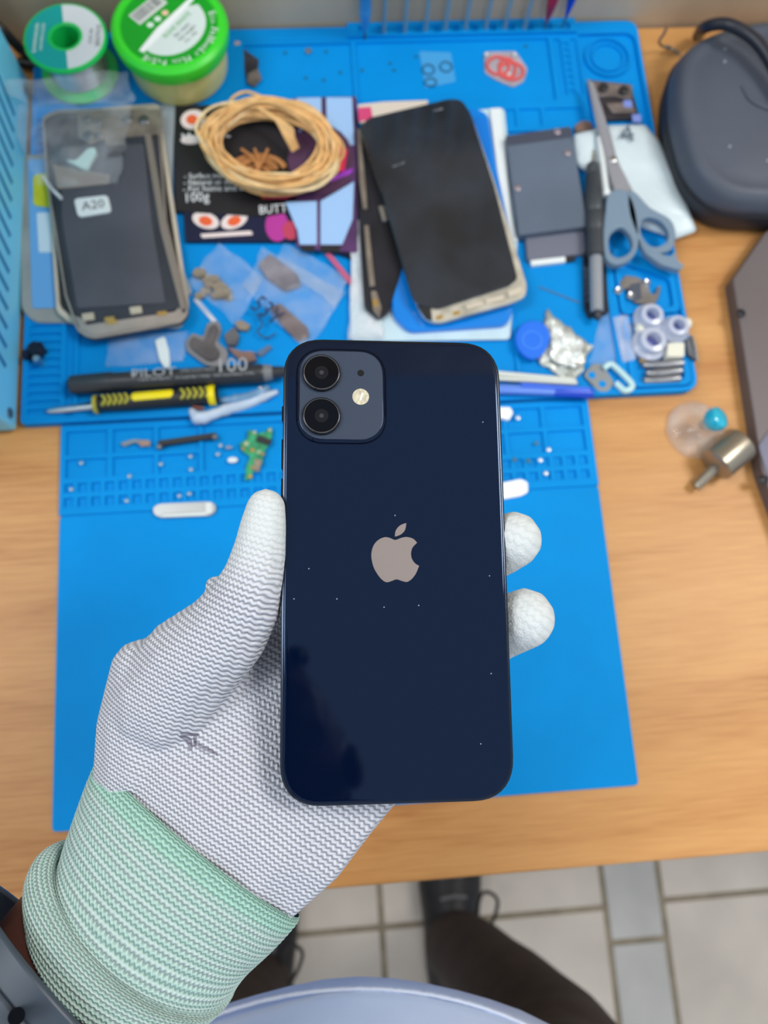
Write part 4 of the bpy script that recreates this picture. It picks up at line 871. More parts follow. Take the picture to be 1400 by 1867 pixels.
# ------------------------------------------------------------ upright precision screwdrivers in the rear rail
def driver(px0, py0, colr, tip_h, label, radius=1.1, shaft=STEEL, hr=3.6):
    x, y, _ = D(px0, py0, 11); 
    t = thing('precision_screwdriver', label, 'screwdriver', (x, y, 5), None)
    B().rod((x, y, 5), (x, y, tip_h+2), [(0, radius*.5), (.06, radius), (1, radius)], 10).obj('shaft', shaft, t, smooth=True)
    hm_ = P('driver_%s' % label.split()[0], colr, .3, .3)
    B().rod((x, y, tip_h), (x, y, tip_h+95), [(0, radius*1.2), (.04, hr*.5), (.14, hr*.9), (.2, hr), (.22, hr*.86), (.24, hr), (.27, hr*.86), (.29, hr), (.9, hr), (.92, hr*1.2), (1, hr*1.1)], 18).obj('handle', hm_, t, smooth=True)
    return t
BGREY = P('shaft_blue_grey', S(122, 156, 172), .4, .1)
driver(665, 62, S(70, 150, 205), 14, 'pale blue screwdriver with ringed handle, leftmost upright in the rear rail', 1.1, STEELD, 4.6)
driver(994, 48, S(170, 36, 62), 16, 'red screwdriver with ringed handle standing in the rear rail', 1.1, STEELD, 4.0)
driver(1027, 46, S(20, 70, 190), 19, 'deep blue screwdriver, rightmost upright in the rear rail', .9, STEELD, 3.4)
names = ['first', 'second', 'third', 'fourth', 'fifth', 'sixth', 'seventh', 'eighth']
for k, (a, b_) in enumerate(((700, 55), (738, 54), (776, 52), (812, 50), (849, 49), (886, 48), (921, 48), (957, 48))):
    driver(a, b_, S(150, 160, 170), 75, 'steel screwdriver shaft, %s upright counting right from the pale blue driver' % names[k], 1.5, BGREY, 3.2)

# ------------------------------------------------------------ small things on the rear trays
def oring(cx_, cy_, R_, r_, h, ry=1.0):
    return [(cx_+R_*math.cos(t), cy_+R_*ry*math.sin(t), h) for t in [2*math.pi*k/28 for k in range(28)]]
rs = poly('ring_sticker', [(764, 93), (822, 95), (831, 148), (775, 160)], 4.8, 5.1, P('sticker_clear', S(70, 160, 220), .3), None, r=1.2, label='clear sticker sheet carrying three grey camera rings', cat='sticker')
for (a, b_, ry) in ((781, 126, 1), (813, 121, 1), (785, 149, .8)):
    x, y, _ = D(a, b_, 6); B().tube(oring(x, y, 4.4, .7, 5.6, ry), .6, 6, True).obj('camera_ring', P('ring_slate', S(40, 96, 130), .4), rs, smooth=True)
rt = thing('red_tape_tangle', 'small clear bag with loops of red tape, rear right tray', 'tape', D(920, 125, 5))
B().prism(rp(px([(882, 94), (940, 93), (962, 125), (955, 148), (935, 158), (905, 145), (884, 132)], 6), 2), 4.8, 5.8).obj('tape_backing', P('backing_pink', S(176, 170, 180), .3, var=.2), rt)
RED = P('tape_red', S(226, 96, 92), .45)
for (a, b_, ra, rb_) in ((908, 118, 8.2, 8.5), (932, 128, 9, 8), (925, 122, 6, 9)):
    x, y, _ = D(a, b_, 7); B().tube([(x+ra*math.cos(t), y+rb_*.9*math.sin(t)-t*.15, 6.6) for t in [2*math.pi*k/30 for k in range(30)]], 1.2, 6, True).obj('tape_loop', RED, rt, smooth=True)
for (a, b_) in ((887, 98), (938, 98), (928, 134)): x, y, _ = D(a, b_, 8); B().ball((x, y, 7.2), 1.5, 6).obj('tape_end', WHITE, rt, smooth=True)
x, y, _ = D(562, 93, 6)
B().lathe(x, y, [(1.6, 4.7), (2.4, 5.6), (2.4, 6.6), (1.2, 7)], 14).obj('screw', STEEL, None, smooth=True, label='single silver screw alone in the left rear tray', cat='screw')
fx = thing('flex_cable', 'crooked dark flex cable with connector end, right of the green tub', 'cable', D(450, 115, 6))
poly('ribbon', [(425, 74), (434, 68), (446, 90), (472, 108), (470, 124), (476, 140), (466, 156), (450, 150), (446, 128), (430, 104)], 4.8, 6, P('flex_dark', S(62, 62, 72), .45, .2, var=.4), fx, r=1)
poly('connector', [(452, 134), (470, 124), (477, 142), (464, 157), (450, 150)], 6, 7.5, P('conn_warm', S(140, 130, 126), .4, .6, var=.4), fx, r=.8); poly('ribbon_tip', [(426, 68), (436, 68), (438, 80), (428, 82)], 6, 6.8, P('tip_tan', S(190, 160, 150), .5), fx, r=.6)
debris = [(520, 96), (594, 94), (557, 142), (590, 146), (620, 132), (660, 128), (711, 115), (718, 128), (758, 103), (644, 122), (958, 84), (861, 210)]
db = B()
for (a, b_) in debris:
    x, y, _ = D(a, b_, 5); db.prism([(x-1.2, y-.8), (x+1, y-1), (x+1.3, y+.6), (x-.4, y+1.1)], 4.7, 5.3)
db.obj('solder_crumbs', P('crumb', S(16, 92, 112), .7), None, label='scattered tiny dark solder crumbs on the rear blue trays', cat='debris', kind='stuff')

# ------------------------------------------------------------ bags of parts, marker, screwdriver (front of the rear mat)
zb = thing('zip_bag', 'clear zip bag with brassy metal bits, front left of the pouch', 'bag', D(410, 510, 6))
B().sheet([D(*p, 10)[:2] for p in ((396, 437), (340, 510), (430, 590), (480, 500))], 6.4, 2.2, 14, 31).obj('bag_film', FILM, zb, smooth='all', thick=.12)
BR = P('bits_brass', S(166, 156, 142), .35, .6, var=.35, scale=90)
for k in range(14):
    a, b_ = 384+random.uniform(-26, 34), 522+random.uniform(-28, 26); rr_ = random.uniform(7, 12); an = random.random()*3
    poly('metal_bit', [(a+rr_*1.4*math.cos(an+q_), b_+rr_*math.sin(an+q_)) for q_ in (0, 1.3, 2.6, 4.1, 5.2)], 4.9+.15*k, 6.6+.2*k, BR, zb, r=.8)
poly('zip_edge', [(352, 546), (358, 540), (402, 592), (396, 598)], 5, 6.4, FILM2, zb, r=.5)
zb2 = thing('zip_bag', 'larger clear zip bag with two dark strips, left of the white tray', 'bag', D(560, 510, 6))
B().sheet([D(*p, 10)[:2] for p in ((478, 446), (440, 520), (560, 640), (632, 530))], 6.2, 2.2, 16, 37).obj('bag_film', FILM, zb2, smooth='all', thick=.12)
B().sheet([D(*p, 10)[:2] for p in ((520, 440), (498, 470), (615, 560), (636, 500))], 6.9, 1.8, 12, 39).obj('bag_flap', FILM, zb2, smooth='all', thick=.12)
poly('red_zip_line', [(592, 462), (600, 458), (644, 512), (640, 522)], 7, 8, P('zip_red', S(196, 90, 130), .5), zb2, r=.4)
GB = P('strip_brown', S(128, 116, 118), .5, .2, var=.25)
poly('foam_strip', [(470, 480), (492, 462), (542, 500), (548, 520), (520, 530), (486, 506)], 5, 8, P('strip_grey', S(140, 136, 146), .5, .2, var=.3), zb2, r=1.5)
poly('foam_strip', [(492, 560), (510, 552), (560, 596), (564, 614), (545, 622), (520, 600)], 5, 7.5, GB, zb2, r=1.5)
wr = text('53Y', D(456, 566, 8)[:2], D(502, 600, 8)[:2], 11.5, P('ink_navy', S(14, 40, 80), .6), zb2, asp=1.3)
zb3 = B().sheet([D(*p, 8)[:2] for p in ((196, 612), (192, 668), (330, 655), (345, 600))], 5.2, 1.6, 12, 43).obj('crumpled_bag', FILM, None, smooth='all', thick=.12, label='crumpled clear bag between left display and black marker', cat='bag')
poly('painted_glint_strip', [(282, 620), (300, 612), (308, 640), (310, 668), (300, 672), (290, 655)], 4.7, 6.8, P('glint_white', S(226, 238, 240), .2), None, r=2, label='small white painted scrap just above the black marker', cat='highlight')  # white slab standing in for a highlight on the clear bag
BRN = P('rubber_brown', S(92, 86, 88), .55, var=.3, scale=60)
bc_ = thing('bracket_cluster', 'pile of dark rubber brackets and a ribbon above the black marker', 'phone part', D(400, 625, 5))
poly('bracket_rim', [(338, 622), (350, 606), (370, 614), (378, 588), (398, 584), (404, 600), (396, 622), (416, 640), (412, 664), (392, 670), (372, 664), (340, 640)], 4.8, 7, P('rim_grey', S(140, 140, 144), .4, .3), bc_, r=2)
poly('bracket_body', [(344, 624), (352, 612), (372, 622), (382, 594), (394, 590), (398, 602), (388, 626), (400, 640), (396, 654), (380, 658), (350, 636)], 7, 9, BRN, bc_, r=2)
poly('small_part', [(408, 610), (428, 594), (436, 612), (430, 630), (414, 628)], 4.8, 8, P('part_grey', S(104, 104, 108), .45, .3, var=.3), bc_, r=1.5)
poly('small_part', [(428, 588), (438, 582), (456, 592), (450, 602), (434, 600)], 5.2, 8.4, P('part_tan', S(150, 136, 120), .5, .2), bc_, r=1)
poly('small_part', [(412, 630), (440, 640), (462, 640), (468, 656), (448, 662), (430, 650)], 4.8, 8.6, P('part_rust', S(132, 104, 96), .5, .2, var=.3), bc_, r=1.2)
poly('small_part', [(464, 644), (490, 628), (496, 634), (476, 650)], 4.8, 6.5, P('part_blue_grey', S(90, 110, 140), .5), bc_, r=.6)
B().tube(cm([D(466, 572, 8), D(478, 590, 11), D(470, 606, 9), D(486, 616, 8), D(502, 608, 7)], 6, False), .5, 6).obj('thin_wire', INK, bc_, smooth=True)
dk = thing('metal_nut_pile', 'small dark metal fittings at the left mat edge below the silver housing', 'phone part', D(65, 645, 5))
for (a, b_, w_, hh) in ((68, 640, 15, 9), (50, 648, 9, 7), (72, 660, 8, 9)):
    x, y, _ = D(a, b_, 8); B().lathe(x, y, [(w_/2.6, 5), (w_/2.5, 5+hh*.7), (w_/3.6, 5+hh)], 7).obj('fitting', P('fitting_dark', S(36, 42, 58), .35, .6) if w_ != 8 else STEEL, dk)
# black permanent marker
mk = thing('black_marker', 'black permanent marker with silver lettering, above the yellow screwdriver', 'marker', D(320, 690, 5))
ma, mb = D(126, 702, 12), D(520, 678, 12)
B().rod(ma, mb, [(0, 4.2), (.012, 6.2), (.2, 7.0), (.205, 6.4), (.88, 6.4), (.9, 5.4), (.93, 4.4), (1, 3.6)], 28).obj('body', P('marker_black', S(46, 49, 54), .3, spec=.6), mk, smooth=True)
def onrod(a, b, t0, t1, hh): a, b = np.array(a), np.array(b); p, q_ = a+(b-a)*t0, a+(b-a)*t1; return (p[0], p[1]-1.6), (q_[0], q_[1]-1.6)
tb = P('marker_silver', S(170, 176, 182), .35, .3)
p_, q_ = onrod(ma, mb, .30, .50, 0); text('PILOT', (p_[0], p_[1]+1.4), (q_[0], q_[1]+1.4), 18.45, tb, mk, asp=.75)
p_, q_ = onrod(ma, mb, .70, .83, 0); text('100', (p_[0], p_[1]+1.4), (q_[0], q_[1]+1.4), 18.45, tb, mk, asp=.95)
p_, q_ = onrod(ma, mb, .52, .68, 0); text('SUPER COLOR MARKER', (p_[0], p_[1]+3.2), (q_[0], q_[1]+3.2), 18.3, tb, mk, asp=1.1)
p_, q_ = onrod(ma, mb, .33, .86, 0); text('PERMANENT  XYLENE FREE  REFILLABLE INK', (p_[0], p_[1]-1.2), (q_[0], q_[1]-1.2), 18.2, tb, mk, asp=1.1)
B().rod(np.array(ma)*.72+np.array(mb)*.28+np.array([0, 1, 2.2]), np.array(ma)*.68+np.array(mb)*.32+np.array([0, 1, 2.2]), [(0, 2.5), (.2, 4), (1, 4.2)], 16).obj('silver_disc', tb, mk, smooth=True)
B().rod(np.array(ma)*.1+np.array(mb)*.9, np.array(ma)*.06+np.array(mb)*.94, [(0, 5.8), (1, 4.9)], 20).obj('grey_band', P('band_grey', S(120, 122, 126), .4), mk, smooth=True)
# yellow and black screwdriver
ys = thing('yellow_screwdriver', 'black screwdriver with yellow grip panels, below the black marker', 'screwdriver', D(240, 730, 5))
YEL = P('grip_yellow', S(246, 226, 10), .35); YELD = P('grip_olive', S(176, 170, 50), .4)
ya, yb = D(172, 738, 11), D(398, 720, 11)
B().rod(ya, yb, [(0, 3), (.01, 5.2), (.04, 5.6), (.05, 4.6), (.08, 4.8), (.3, 5.6), (.7, 5.8), (.93, 5.2), (.94, 6), (.98, 6), (1, 4)], 24).obj('handle', P('handle_black', S(34, 36, 38), .45), ys, smooth=True)
dv = np.array(yb)-np.array(ya)
def yat(t, dy=0, dz=0): v = np.array(ya)+dv*t; return np.array([v[0], v[1]+dy, v[2]+dz])
B().rod(yat(.30, 1, 2.3), yat(.66, 1, 2.3), [(0, 1.5), (.04, 3.5), (.1, 4.1), (.9, 4.1), (.96, 3.5), (1, 1.5)], 18).obj('yellow_panel', YEL, ys, smooth=True)
B().rod(yat(.915, 0, 0), yat(.985, 0, 0), [(0, 4.5), (.15, 6.6), (.85, 6.7), (1, 5)], 20).obj('yellow_end', YEL, ys, smooth=True)
B().rod(yat(-.01, 0, 0), yat(.04, 0, 0), [(0, 4), (.2, 6.0), (.7, 6.2), (1, 4.6)], 20).obj('yellow_collar', YELD, ys, smooth=True)
u2 = dv/np.linalg.norm(dv); n2 = np.array([-u2[1], u2[0], 0])
for t in [.06+.045*k for k in range(5)]+[.69+.05*k for k in range(5)]:
    c = yat(t+.01)+n2*.5; z = c[2]+4.9; sgn = 1
    V = [c-n2*3.6, c-n2*3.6+u2*1.9, c+u2*4.2, c+n2*3.6+u2*1.9, c+n2*3.6, c+u2*2.2]
    B().prism([(v[0], v[1]) for v in V], z-1.5, z+1.2, .2).obj('chevron', YELD, ys)
B().rod(D(84, 750, 8), D(174, 741, 9), [(0, .6), (.08, 1.9), (.3, 2.4), (1, 2.7)], 14).obj('blade', STEEL, ys, smooth=True)
# crumpled white twist under the marker end
tw = thing('crumpled_wrapper', 'twisted white and clear wrapper below the marker tip', 'wrapper', D(430, 735, 5))
TW = P('wrapper_white', S(190, 206, 226), .3, var=.15, scale=50, bump=.003)
def lump(name, pts, rs_, mat, parent, sd):
    Q = cm(pts, 5, False); rr_ = cm([(r_, 0, 0) for r_ in rs_], 5, False)
    return B().tube(Q, [max(.4, r_[0]*(1+.25*noise.noise(Vector((i*.9, sd, 0))))) for i, r_ in enumerate(rr_)], 9).obj(name, mat, parent, smooth='all')
lump('twist', [D(348, 746, 7), D(362, 762, 7), D(385, 757, 7), D(415, 746, 7), D(445, 738, 7), D(480, 724, 7), D(506, 714, 6)], [2.0, 4.6, 3.6, 3.8, 3.6, 3.2, 1.6], TW, tw, 3)
lump('twist', [D(400, 730, 7), D(430, 728, 8), D(460, 722, 8), D(490, 706, 8)], [1.5, 3.2, 3.4, 2], P('wrapper_grey', S(110, 150, 186), .2, var=.3, scale=60), tw, 5)
x, y, _ = D(474, 706, 12); B().ball((x, y, 10.5), 1.6, 7).obj('glint_bead', STEEL, tw, smooth=True)
B().tube([D(352, 742, 10), D(372, 745, 10)], 1.1, 6).obj('rust_speck', P('rust', S(130, 74, 50), .6), tw)

# ------------------------------------------------------------ things on the front mat
br_ = thing('black_rod', 'short black metal bar with screws at both ends, front mat trays', 'phone part', D(340, 802, 4))
p0, p1 = D(288, 808, 6), D(394, 793, 6); dd = np.array(p1)-np.array(p0); nn_ = np.array([-dd[1], dd[0]])/np.linalg.norm(dd)*1.9
B().prism([(p0[0]-nn_[0], p0[1]-nn_[1]), (p1[0]-nn_[0], p1[1]-nn_[1]), (p1[0]+nn_[0], p1[1]+nn_[1]), (p0[0]+nn_[0], p0[1]+nn_[1])], 3.1, 6, .3).obj('bar', BLACKP, br_)
for p in ((290, 814), (391, 796)): x, y, _ = D(*p, 6.5); B().lathe(x, y, [(1.8, 3.1), (1.8, 6.3), (1.2, 6.8)], 14).obj('end_screw', STEELD, br_, smooth=True)
pcb = thing('green_circuit_board', 'broken green circuit board shard with chips, left of the phone', 'circuit board', D(468, 828, 3))
PG = P('pcb_green', S(48, 160, 108), .4, var=.4, scale=200)
poly('board', [(452, 782), (470, 790), (484, 786), (494, 776), (497, 790), (492, 808), (480, 826), (478, 846), (462, 858), (458, 874), (446, 876), (448, 850), (456, 832), (440, 822), (436, 808), (450, 800)], 3.05, 4.2, PG, pcb, r=1)
poly('chip', [(470, 792), (496, 802), (490, 812), (466, 803)], 4.2, 5.8, P('chip_black', S(36, 36, 42), .4), pcb, r=.4)
poly('shield', [(464, 836), (478, 838), (472, 860), (460, 858)], 4.2, 5.4, P('shield_tan', S(150, 140, 122), .4, .5, var=.2), pcb, r=.6)
for (a, b_, w_) in ((444, 806, 9), (456, 818, 8), (468, 822, 7), (460, 786, 7), (488, 782, 7), (452, 866, 8), (476, 826, 6), (440, 816, 6), (456, 850, 6)):
    poly('component', [(a, b_), (a+w_, b_-2), (a+w_, b_+w_*.7), (a+1, b_+w_*.8)], 4.2, 5.2, P('comp_pale', S(190, 200, 166), .4, .3) if w_ % 2 else GOLD, pcb, r=.2)
ov = thing('metal_strip', 'rounded grey metal strip lying on the front mat beside the thumb', 'phone part', D(338, 930, 2))
poly('strip', [(278, 925), (290, 918), (380, 914), (392, 918), (394, 930), (384, 940), (294, 944), (280, 938)], 2.05, 5, P('strip_metal', S(182, 186, 186), .3, .5), ov, r=2)
poly('bright_end', [(374, 916), (386, 915), (387, 935), (375, 937)], 5, 5.6, P('strip_bright', S(222, 228, 226), .3), ov, r=.6); poly('bright_edge', [(290, 937), (382, 932), (376, 940), (298, 943)], 5, 5.5, P('strip_bright', S(222, 228, 226), .3), ov, r=.5)
poly('white_plastic_tab', [(905, 882), (950, 873), (962, 879), (963, 897), (950, 904), (905, 912)], 2.05, 5, P('tab_white', S(248, 252, 252), .4), None, r=1.5, label='bright white plastic tab sticking out right of the phone', cat='tab')
poly('white_connector', [(906, 742), (930, 742), (936, 752), (928, 766), (908, 760)], 3.05, 6.5, P('tab_white', S(248, 252, 252), .4), None, r=1.2, label='small white connector just right of the phone, by the blue pen', cat='connector')
fx2 = thing('flex_cable', 'tiny tan flex cable left of the black rod', 'cable', D(250, 806, 4))
poly('ribbon', [(218, 808), (228, 804), (244, 800), (262, 802), (276, 806), (270, 814), (256, 812), (246, 806), (226, 814)], 3.1, 4.2, P('flex_taupe2', S(130, 142, 150), .5, .2, var=.3), fx2, r=.6)
poly('connector', [(252, 802), (272, 802), (274, 812), (256, 814)], 4.2, 5, P('conn_tan', S(160, 134, 120), .5), fx2, r=.5)
def tiny_screws(lst, h, mat, group, r):
    s0 = None
    for a, b_, lb in lst:
        x, y, _ = D(a, b_, h+1)
        if s0 is None: s0 = B().lathe(x, y, [(r*.5, h), (r*.5, h+.7), (r, h+.8), (r, h+1.3), (r*.7, h+1.5)], 12).obj('screw', mat, None, smooth=True, label=lb, cat='screw', group=group)
        else: c = s0.copy(); COL.objects.link(c); c.location = (x/1000, y/1000, DZ+h/1000); c['label'] = lb
tiny_screws([(130, 892, 'tiny screw in the leftmost pocket of the upper pocket row'), (231, 913, 'tiny screw alone in the lower pocket row, left of the grey strip'), (345, 900, 'tiny screw nearest the top right of the grey metal strip'),
 (327, 904, 'half hidden tiny screw just above the middle of the grey metal strip'), (236, 868, 'tiny screw in the second tray, just above the pocket rows'), (347, 832, 'tiny screw below the right half of the black rod'),
 (348, 856, 'tiny screw in the lower right corner of the tray under the black rod'), (293, 846, 'tiny screw below the left end of the black rod'), (402, 812, 'tiny silver screw just right of the black rod end'),
 (397, 828, 'tiny dull screw below and right of the black rod end'), (148, 844, 'tiny pinkish screw in the leftmost front mat tray')], 3.0, P('screw_dull', S(150, 170, 182), .35, .6), 'tiny screws, left half of the pocket strip', 1.35)
tiny_screws([(985, 839, 'bright tiny screw in the upper pocket row right of the phone'), (995, 863, 'bright tiny screw in the lower pocket row right of the phone'), (1000, 820, 'tiny screw just above the pocket rows right of the phone'),
 (944, 762, 'tiny screw beside the small white connector right of the phone')], 3.0, P('screw_bright', S(210, 222, 226), .3, .5), 'tiny screws, right half of the pocket strip', 1.5)
tiny_screws([(938, 838, 'dull dark screw in the pocket nearest the right edge of the phone'), (963, 840, 'dull dark screw between the phone and the bright pocket screw'), (978, 808, 'dull dark screw in the tray above the pockets, right of the phone')], 3.0, P('screw_rust', S(70, 110, 124), .45, .4), 'dull screws, right half of the pocket strip', 1.4)
for (a, b_, w_, h_, lb) in ((417, 816, 7, 4, 'small grey metal fragment right of the black rod'), (424, 839, 9, 6, 'tiny white oval piece beside the green circuit board')):
    x, y, _ = D(a, b_, 4); B().ball((x, y, 4.2), 1, 7, (w_/2.6, h_/2.8, 1.2)).obj('metal_fragment' if w_ == 7 else 'white_bead', P('frag', S(140, 160, 180), .4, .4) if w_ == 7 else WHITE, None, smooth=True, label=lb, cat='fragment')

# ------------------------------------------------------------ right front of the rear mat
pk = thing('opening_pick', 'round bright blue plastic opening pick beside crumpled foil', 'pick', D(970, 620, 6))
x, y, _ = D(970, 620, 12)
B().prism(rp(px([(942, 600), (958, 584), (985, 583), (1003, 600), (1004, 622), (992, 645), (972, 658), (950, 645), (938, 622)], 12), 5), 9.5, 12, .8).obj('pick_body', P('pick_blue', S(22, 112, 232), .35), pk, smooth=True)
B().lathe_ring(x, y, [(6, 11.9), (6, 12.4), (7, 12.4), (7, 11.9)], 28).obj('pick_ridge', P('pick_blue2', S(60, 140, 238), .35), pk)
foil = thing('foil_wrapper', 'crumpled silver white foil wrapper right of the blue pick', 'wrapper', D(1020, 630, 5))
FO = P('foil', S(196, 202, 196), .3, .35, var=.25, scale=60, bump=.004)
B().sheet([D(*p, 9)[:2] for p in ((1000, 562), (975, 650), (1045, 702), (1082, 630))], 5.4, 3.4, 14, 51, .12, .6).obj('foil_sheet', FO, foil, smooth='all', thick=.3)
B().sheet([D(*p, 12)[:2] for p in ((1008, 590), (1004, 650), (1050, 672), (1068, 620))], 8.4, 4.0, 12, 53, .15, .5).obj('foil_fold', P('foil_bright', S(222, 228, 226), .25, .2, bump=.004, scale=80), foil, smooth='all', thick=.3)
cbg = B().sheet([D(*p, 8)[:2] for p in ((1100, 560), (1075, 660), (1140, 672), (1180, 580))], 5, 1.0, 10, 57).obj('small_clear_bag', FILM, None, smooth='all', thick=.12, label='small clear bag with folded edge, between foil and clear grommets', cat='bag')
fold = poly('bag_fold', [(1118, 577), (1145, 575), (1160, 655), (1136, 660)], 6.5, 8.2, film('fold_film', (.8, .87, .98), .28), cbg, r=1.5)
mb_ = thing('hinge_bracket', 'flat grey metal bracket with two holes under the white clip', 'bracket', D(1088, 690, 5))
o = rp(px([(1064, 684), (1080, 663), (1098, 664), (1120, 698), (1108, 714), (1092, 714)], 7), 2)
B().prism(o, 4.8, 7).obj('bracket_plate', P('bracket_grey', S(130, 136, 140), .4, .5), mb_)
for (a, b_) in ((1079, 684), (1098, 700)): x, y, _ = D(a, b_, 7); B().lathe(x, y, [(2.6, 7), (2.4, 7.15)], 16).obj('bracket_hole', MAT, mb_)
B().tube(cm([D(1100, 672, 8), D(1112, 664, 8), D(1124, 672, 8), D(1150, 698, 8), D(1150, 708, 8), D(1138, 712, 8), D(1122, 698, 8)], 6, False), 2.2, 10).obj('white_clip', P('clip_white', S(186, 222, 226), .3), None, smooth=True, label='white bent plastic clip at the front right of the rear mat', cat='clip')
fp = thing('flat_metal_part', 'bent grey brown metal part with three screws, above the clear grommets', 'phone part', D(1165, 530, 5))
MT = P('part_metal', S(134, 130, 128), .38, .5, var=.25, scale=60)
poly('metal_plate', [(1128, 515), (1140, 502), (1160, 504), (1176, 512), (1182, 520), (1186, 535), (1195, 536), (1200, 520), (1205, 522), (1200, 545), (1192, 556), (1160, 552), (1146, 540), (1148, 524), (1134, 528)], 4.6, 7, MT, fp, r=1)
poly('dark_face', [(1150, 518), (1168, 514), (1170, 545), (1158, 548), (1142, 530)], 7, 7.6, P('face_slate', S(76, 84, 100), .4, .3), fp, r=1.5)
for (a, b_) in ((1128, 528), (1180, 514), (1151, 537)): x, y, _ = D(a, b_, 9); B().lathe(x, y, [(2.6, 6), (2.8, 8), (2, 8.8), (.9, 8.4)], 16).obj('part_screw', STEEL, fp, smooth=True)
GR = P('grommet_clear', S(204, 212, 232), .2, spec=.7, alpha=.8)
for (a, b_, rr_, lb) in ((1190, 572, 10.6, 'clear plastic grommet nearest the bent metal part'), (1192, 618, 12, 'largest clear plastic grommet, above the metal pins'), (1238, 592, 9.8, 'clear plastic grommet overhanging the right mat edge')):
    x, y, _ = D(a, b_, 16); t = thing('clear_grommet', lb, 'grommet', (x, y, 6.5))
    B().lathe_ring(x, y, [(rr_, 6.5), (rr_*1.02, 9), (rr_*.8, 11), (rr_*.72, 15.6), (rr_*.45, 16.4), (rr_*.4, 15), (rr_*.42, 6.5)], 32).obj('grommet_body', GR, t, smooth=True)
    B().lathe(x, y, [(rr_*.4, 7), (rr_*.38, 9)], 20).obj('grommet_core', P('core_violet', S(96, 104, 170), .3), t)
for (a, b_, rr_, lb) in ((1167, 598, 3.6, 'small cream bead left of the clear grommets'), (1254, 588, 3.4, 'small clear bead at the right mat edge beside a grommet')):
    x, y, _ = D(a, b_, 9); B().ball((x, y, 4.2+rr_), rr_, 9, (1, 1.2, .95)).obj('bead', P('bead_cream', S(224, 226, 214), .3), None, smooth=True, label=lb, cat='bead')
poly('white_connector', [(1218, 625), (1248, 624), (1248, 650), (1216, 650)], 6.9, 14, P('block_cream', S(222, 222, 206), .45), None, r=1.2, label='cream plastic block right of the largest grommet', cat='connector')
ck = thing('metal_clip', 'dark folded metal clip hanging over the right mat edge', 'clip', D(1258, 640, 5))
poly('clip_plate', [(1250, 618), (1262, 612), (1268, 640), (1270, 658), (1254, 646)], 7.0, 10, P('clip_dark', S(90, 96, 104), .4, .5, var=.3), ck, r=.8); B().tube([D(1262, 612, 11), D(1268, 634, 11), D(1271, 658, 9)], .7, 6).obj('clip_wire', STEEL, ck, smooth=True)
poly('brown_part', [(1164, 648), (1186, 646), (1192, 656), (1168, 662)], 4.5, 7, P('part_ochre', S(150, 126, 84), .45, .4, var=.4), None, r=.8, label='small ochre brown part touching the largest grommet', cat='phone part')
for k, (ya_, yb_, xa, lb) in enumerate(((666, 662, 1170, 'metal pin nearest the grommets, with a bright end'), (681, 676, 1176, 'middle metal pin of the three in the right corner tray'), (694, 690, 1172, 'metal pin nearest the front edge in the right corner tray'))):
    B().rod(D(xa, ya_, 7), D(1246-3*k, yb_, 7), [(0, 1.4), (.03, 2.3), (.3, 2.4), (.32, 2.7), (.97, 2.7), (1, 1.8)], 14).obj('metal_pin', P('pin_metal', S(150, 152, 158), .3, .7), None, smooth=True, label=lb, cat='pin')
# sticks and pen right of the phone
for k, (a, b_, c_, d_, r_) in enumerate(((900, 690, 1052, 699, 1.5), (905, 681, 1050, 694, 1.9))):
    B().rod(D(a, b_, 9), D(c_, d_, 9), [(0, r_), (.96, r_), (1, r_*.6)], 12).obj('white_stick', P('stick_cream', S(214, 220, 212), .45), None, smooth=True, label=['lower thin cream stick touching the blue pen', 'upper thin cream stick beside the foil wrapper'][k], cat='stick')
bp_ = thing('blue_pen', 'blue ballpoint pen with translucent barrel, right of the phone', 'pen', D(990, 712, 6))
B().rod(D(860, 708, 10.5), D(1042, 714, 10.5), [(0, 3.2), (1, 3.4)], 16).obj('barrel', P('pen_lilac', S(96, 140, 232), .2, spec=.7), bp_, smooth=True)
B().rod(D(1010, 714, 10.5), D(1080, 717, 10.5), [(0, 3.6), (.9, 4.0), (1, 3.2)], 18).obj('cap', P('pen_blue', S(20, 70, 200), .3), bp_, smooth=True)
poly('pen_clip', [(950, 697), (1076, 706), (1078, 713), (950, 704)], 13.4, 15, P('pen_clip_blue', S(60, 110, 230), .3), bp_, r=.8)

# ------------------------------------------------------------ right side of the desk
hc = thing('headphone_case', 'large black rounded zip case standing at the right rear of the desk', 'case', D(1370, 230, 0))
HCM = P('case_fabric', S(72, 80, 94), .55, var=.12, scale=12, bump=.0008, det=6)
ho = cm(px([(1214, 215), (1220, 140), (1252, 100), (1310, 76), (1400, 62), (1500, 74), (1570, 130), (1590, 240), (1550, 350), (1480, 392), (1390, 396), (1310, 388), (1260, 352), (1232, 300)], 22), 6)
c = np.mean(ho, 0)
def hl(f, z): return [(c[0]+(p[0]-c[0])*f, c[1]+(p[1]-c[1])*f, z) for p in ho]
B().loops([hl(.93, 0), hl(.98, 4), hl(1, 14), hl(1, 20)]).obj('lower_shell', P('case_dark', S(34, 38, 48), .5, bump=.0006, scale=40), hc, smooth=True)
B().loops([hl(1.004, 19.5), hl(1.012, 21), hl(1.004, 22.5)]).obj('zip_band', P('zip_dark', S(26, 28, 36), .7), hc, smooth=True)
B().loops([hl(1, 22), hl(.99, 28), hl(.965, 34), hl(.93, 38), hl(.88, 39.5), hl(.84, 39), hl(.8, 38.6), hl(.74, 39.4), hl(.6, 41), hl(.3, 42.5)]).obj('upper_shell', HCM, hc, smooth='all')
B().tube(cm([D(1352, 158, 42), D(1368, 182, 43), D(1400, 198, 43), D(1430, 204, 43)], 6, False), [1.5]*19, 8).obj('moulded_ridge', HCM, hc, smooth=True)
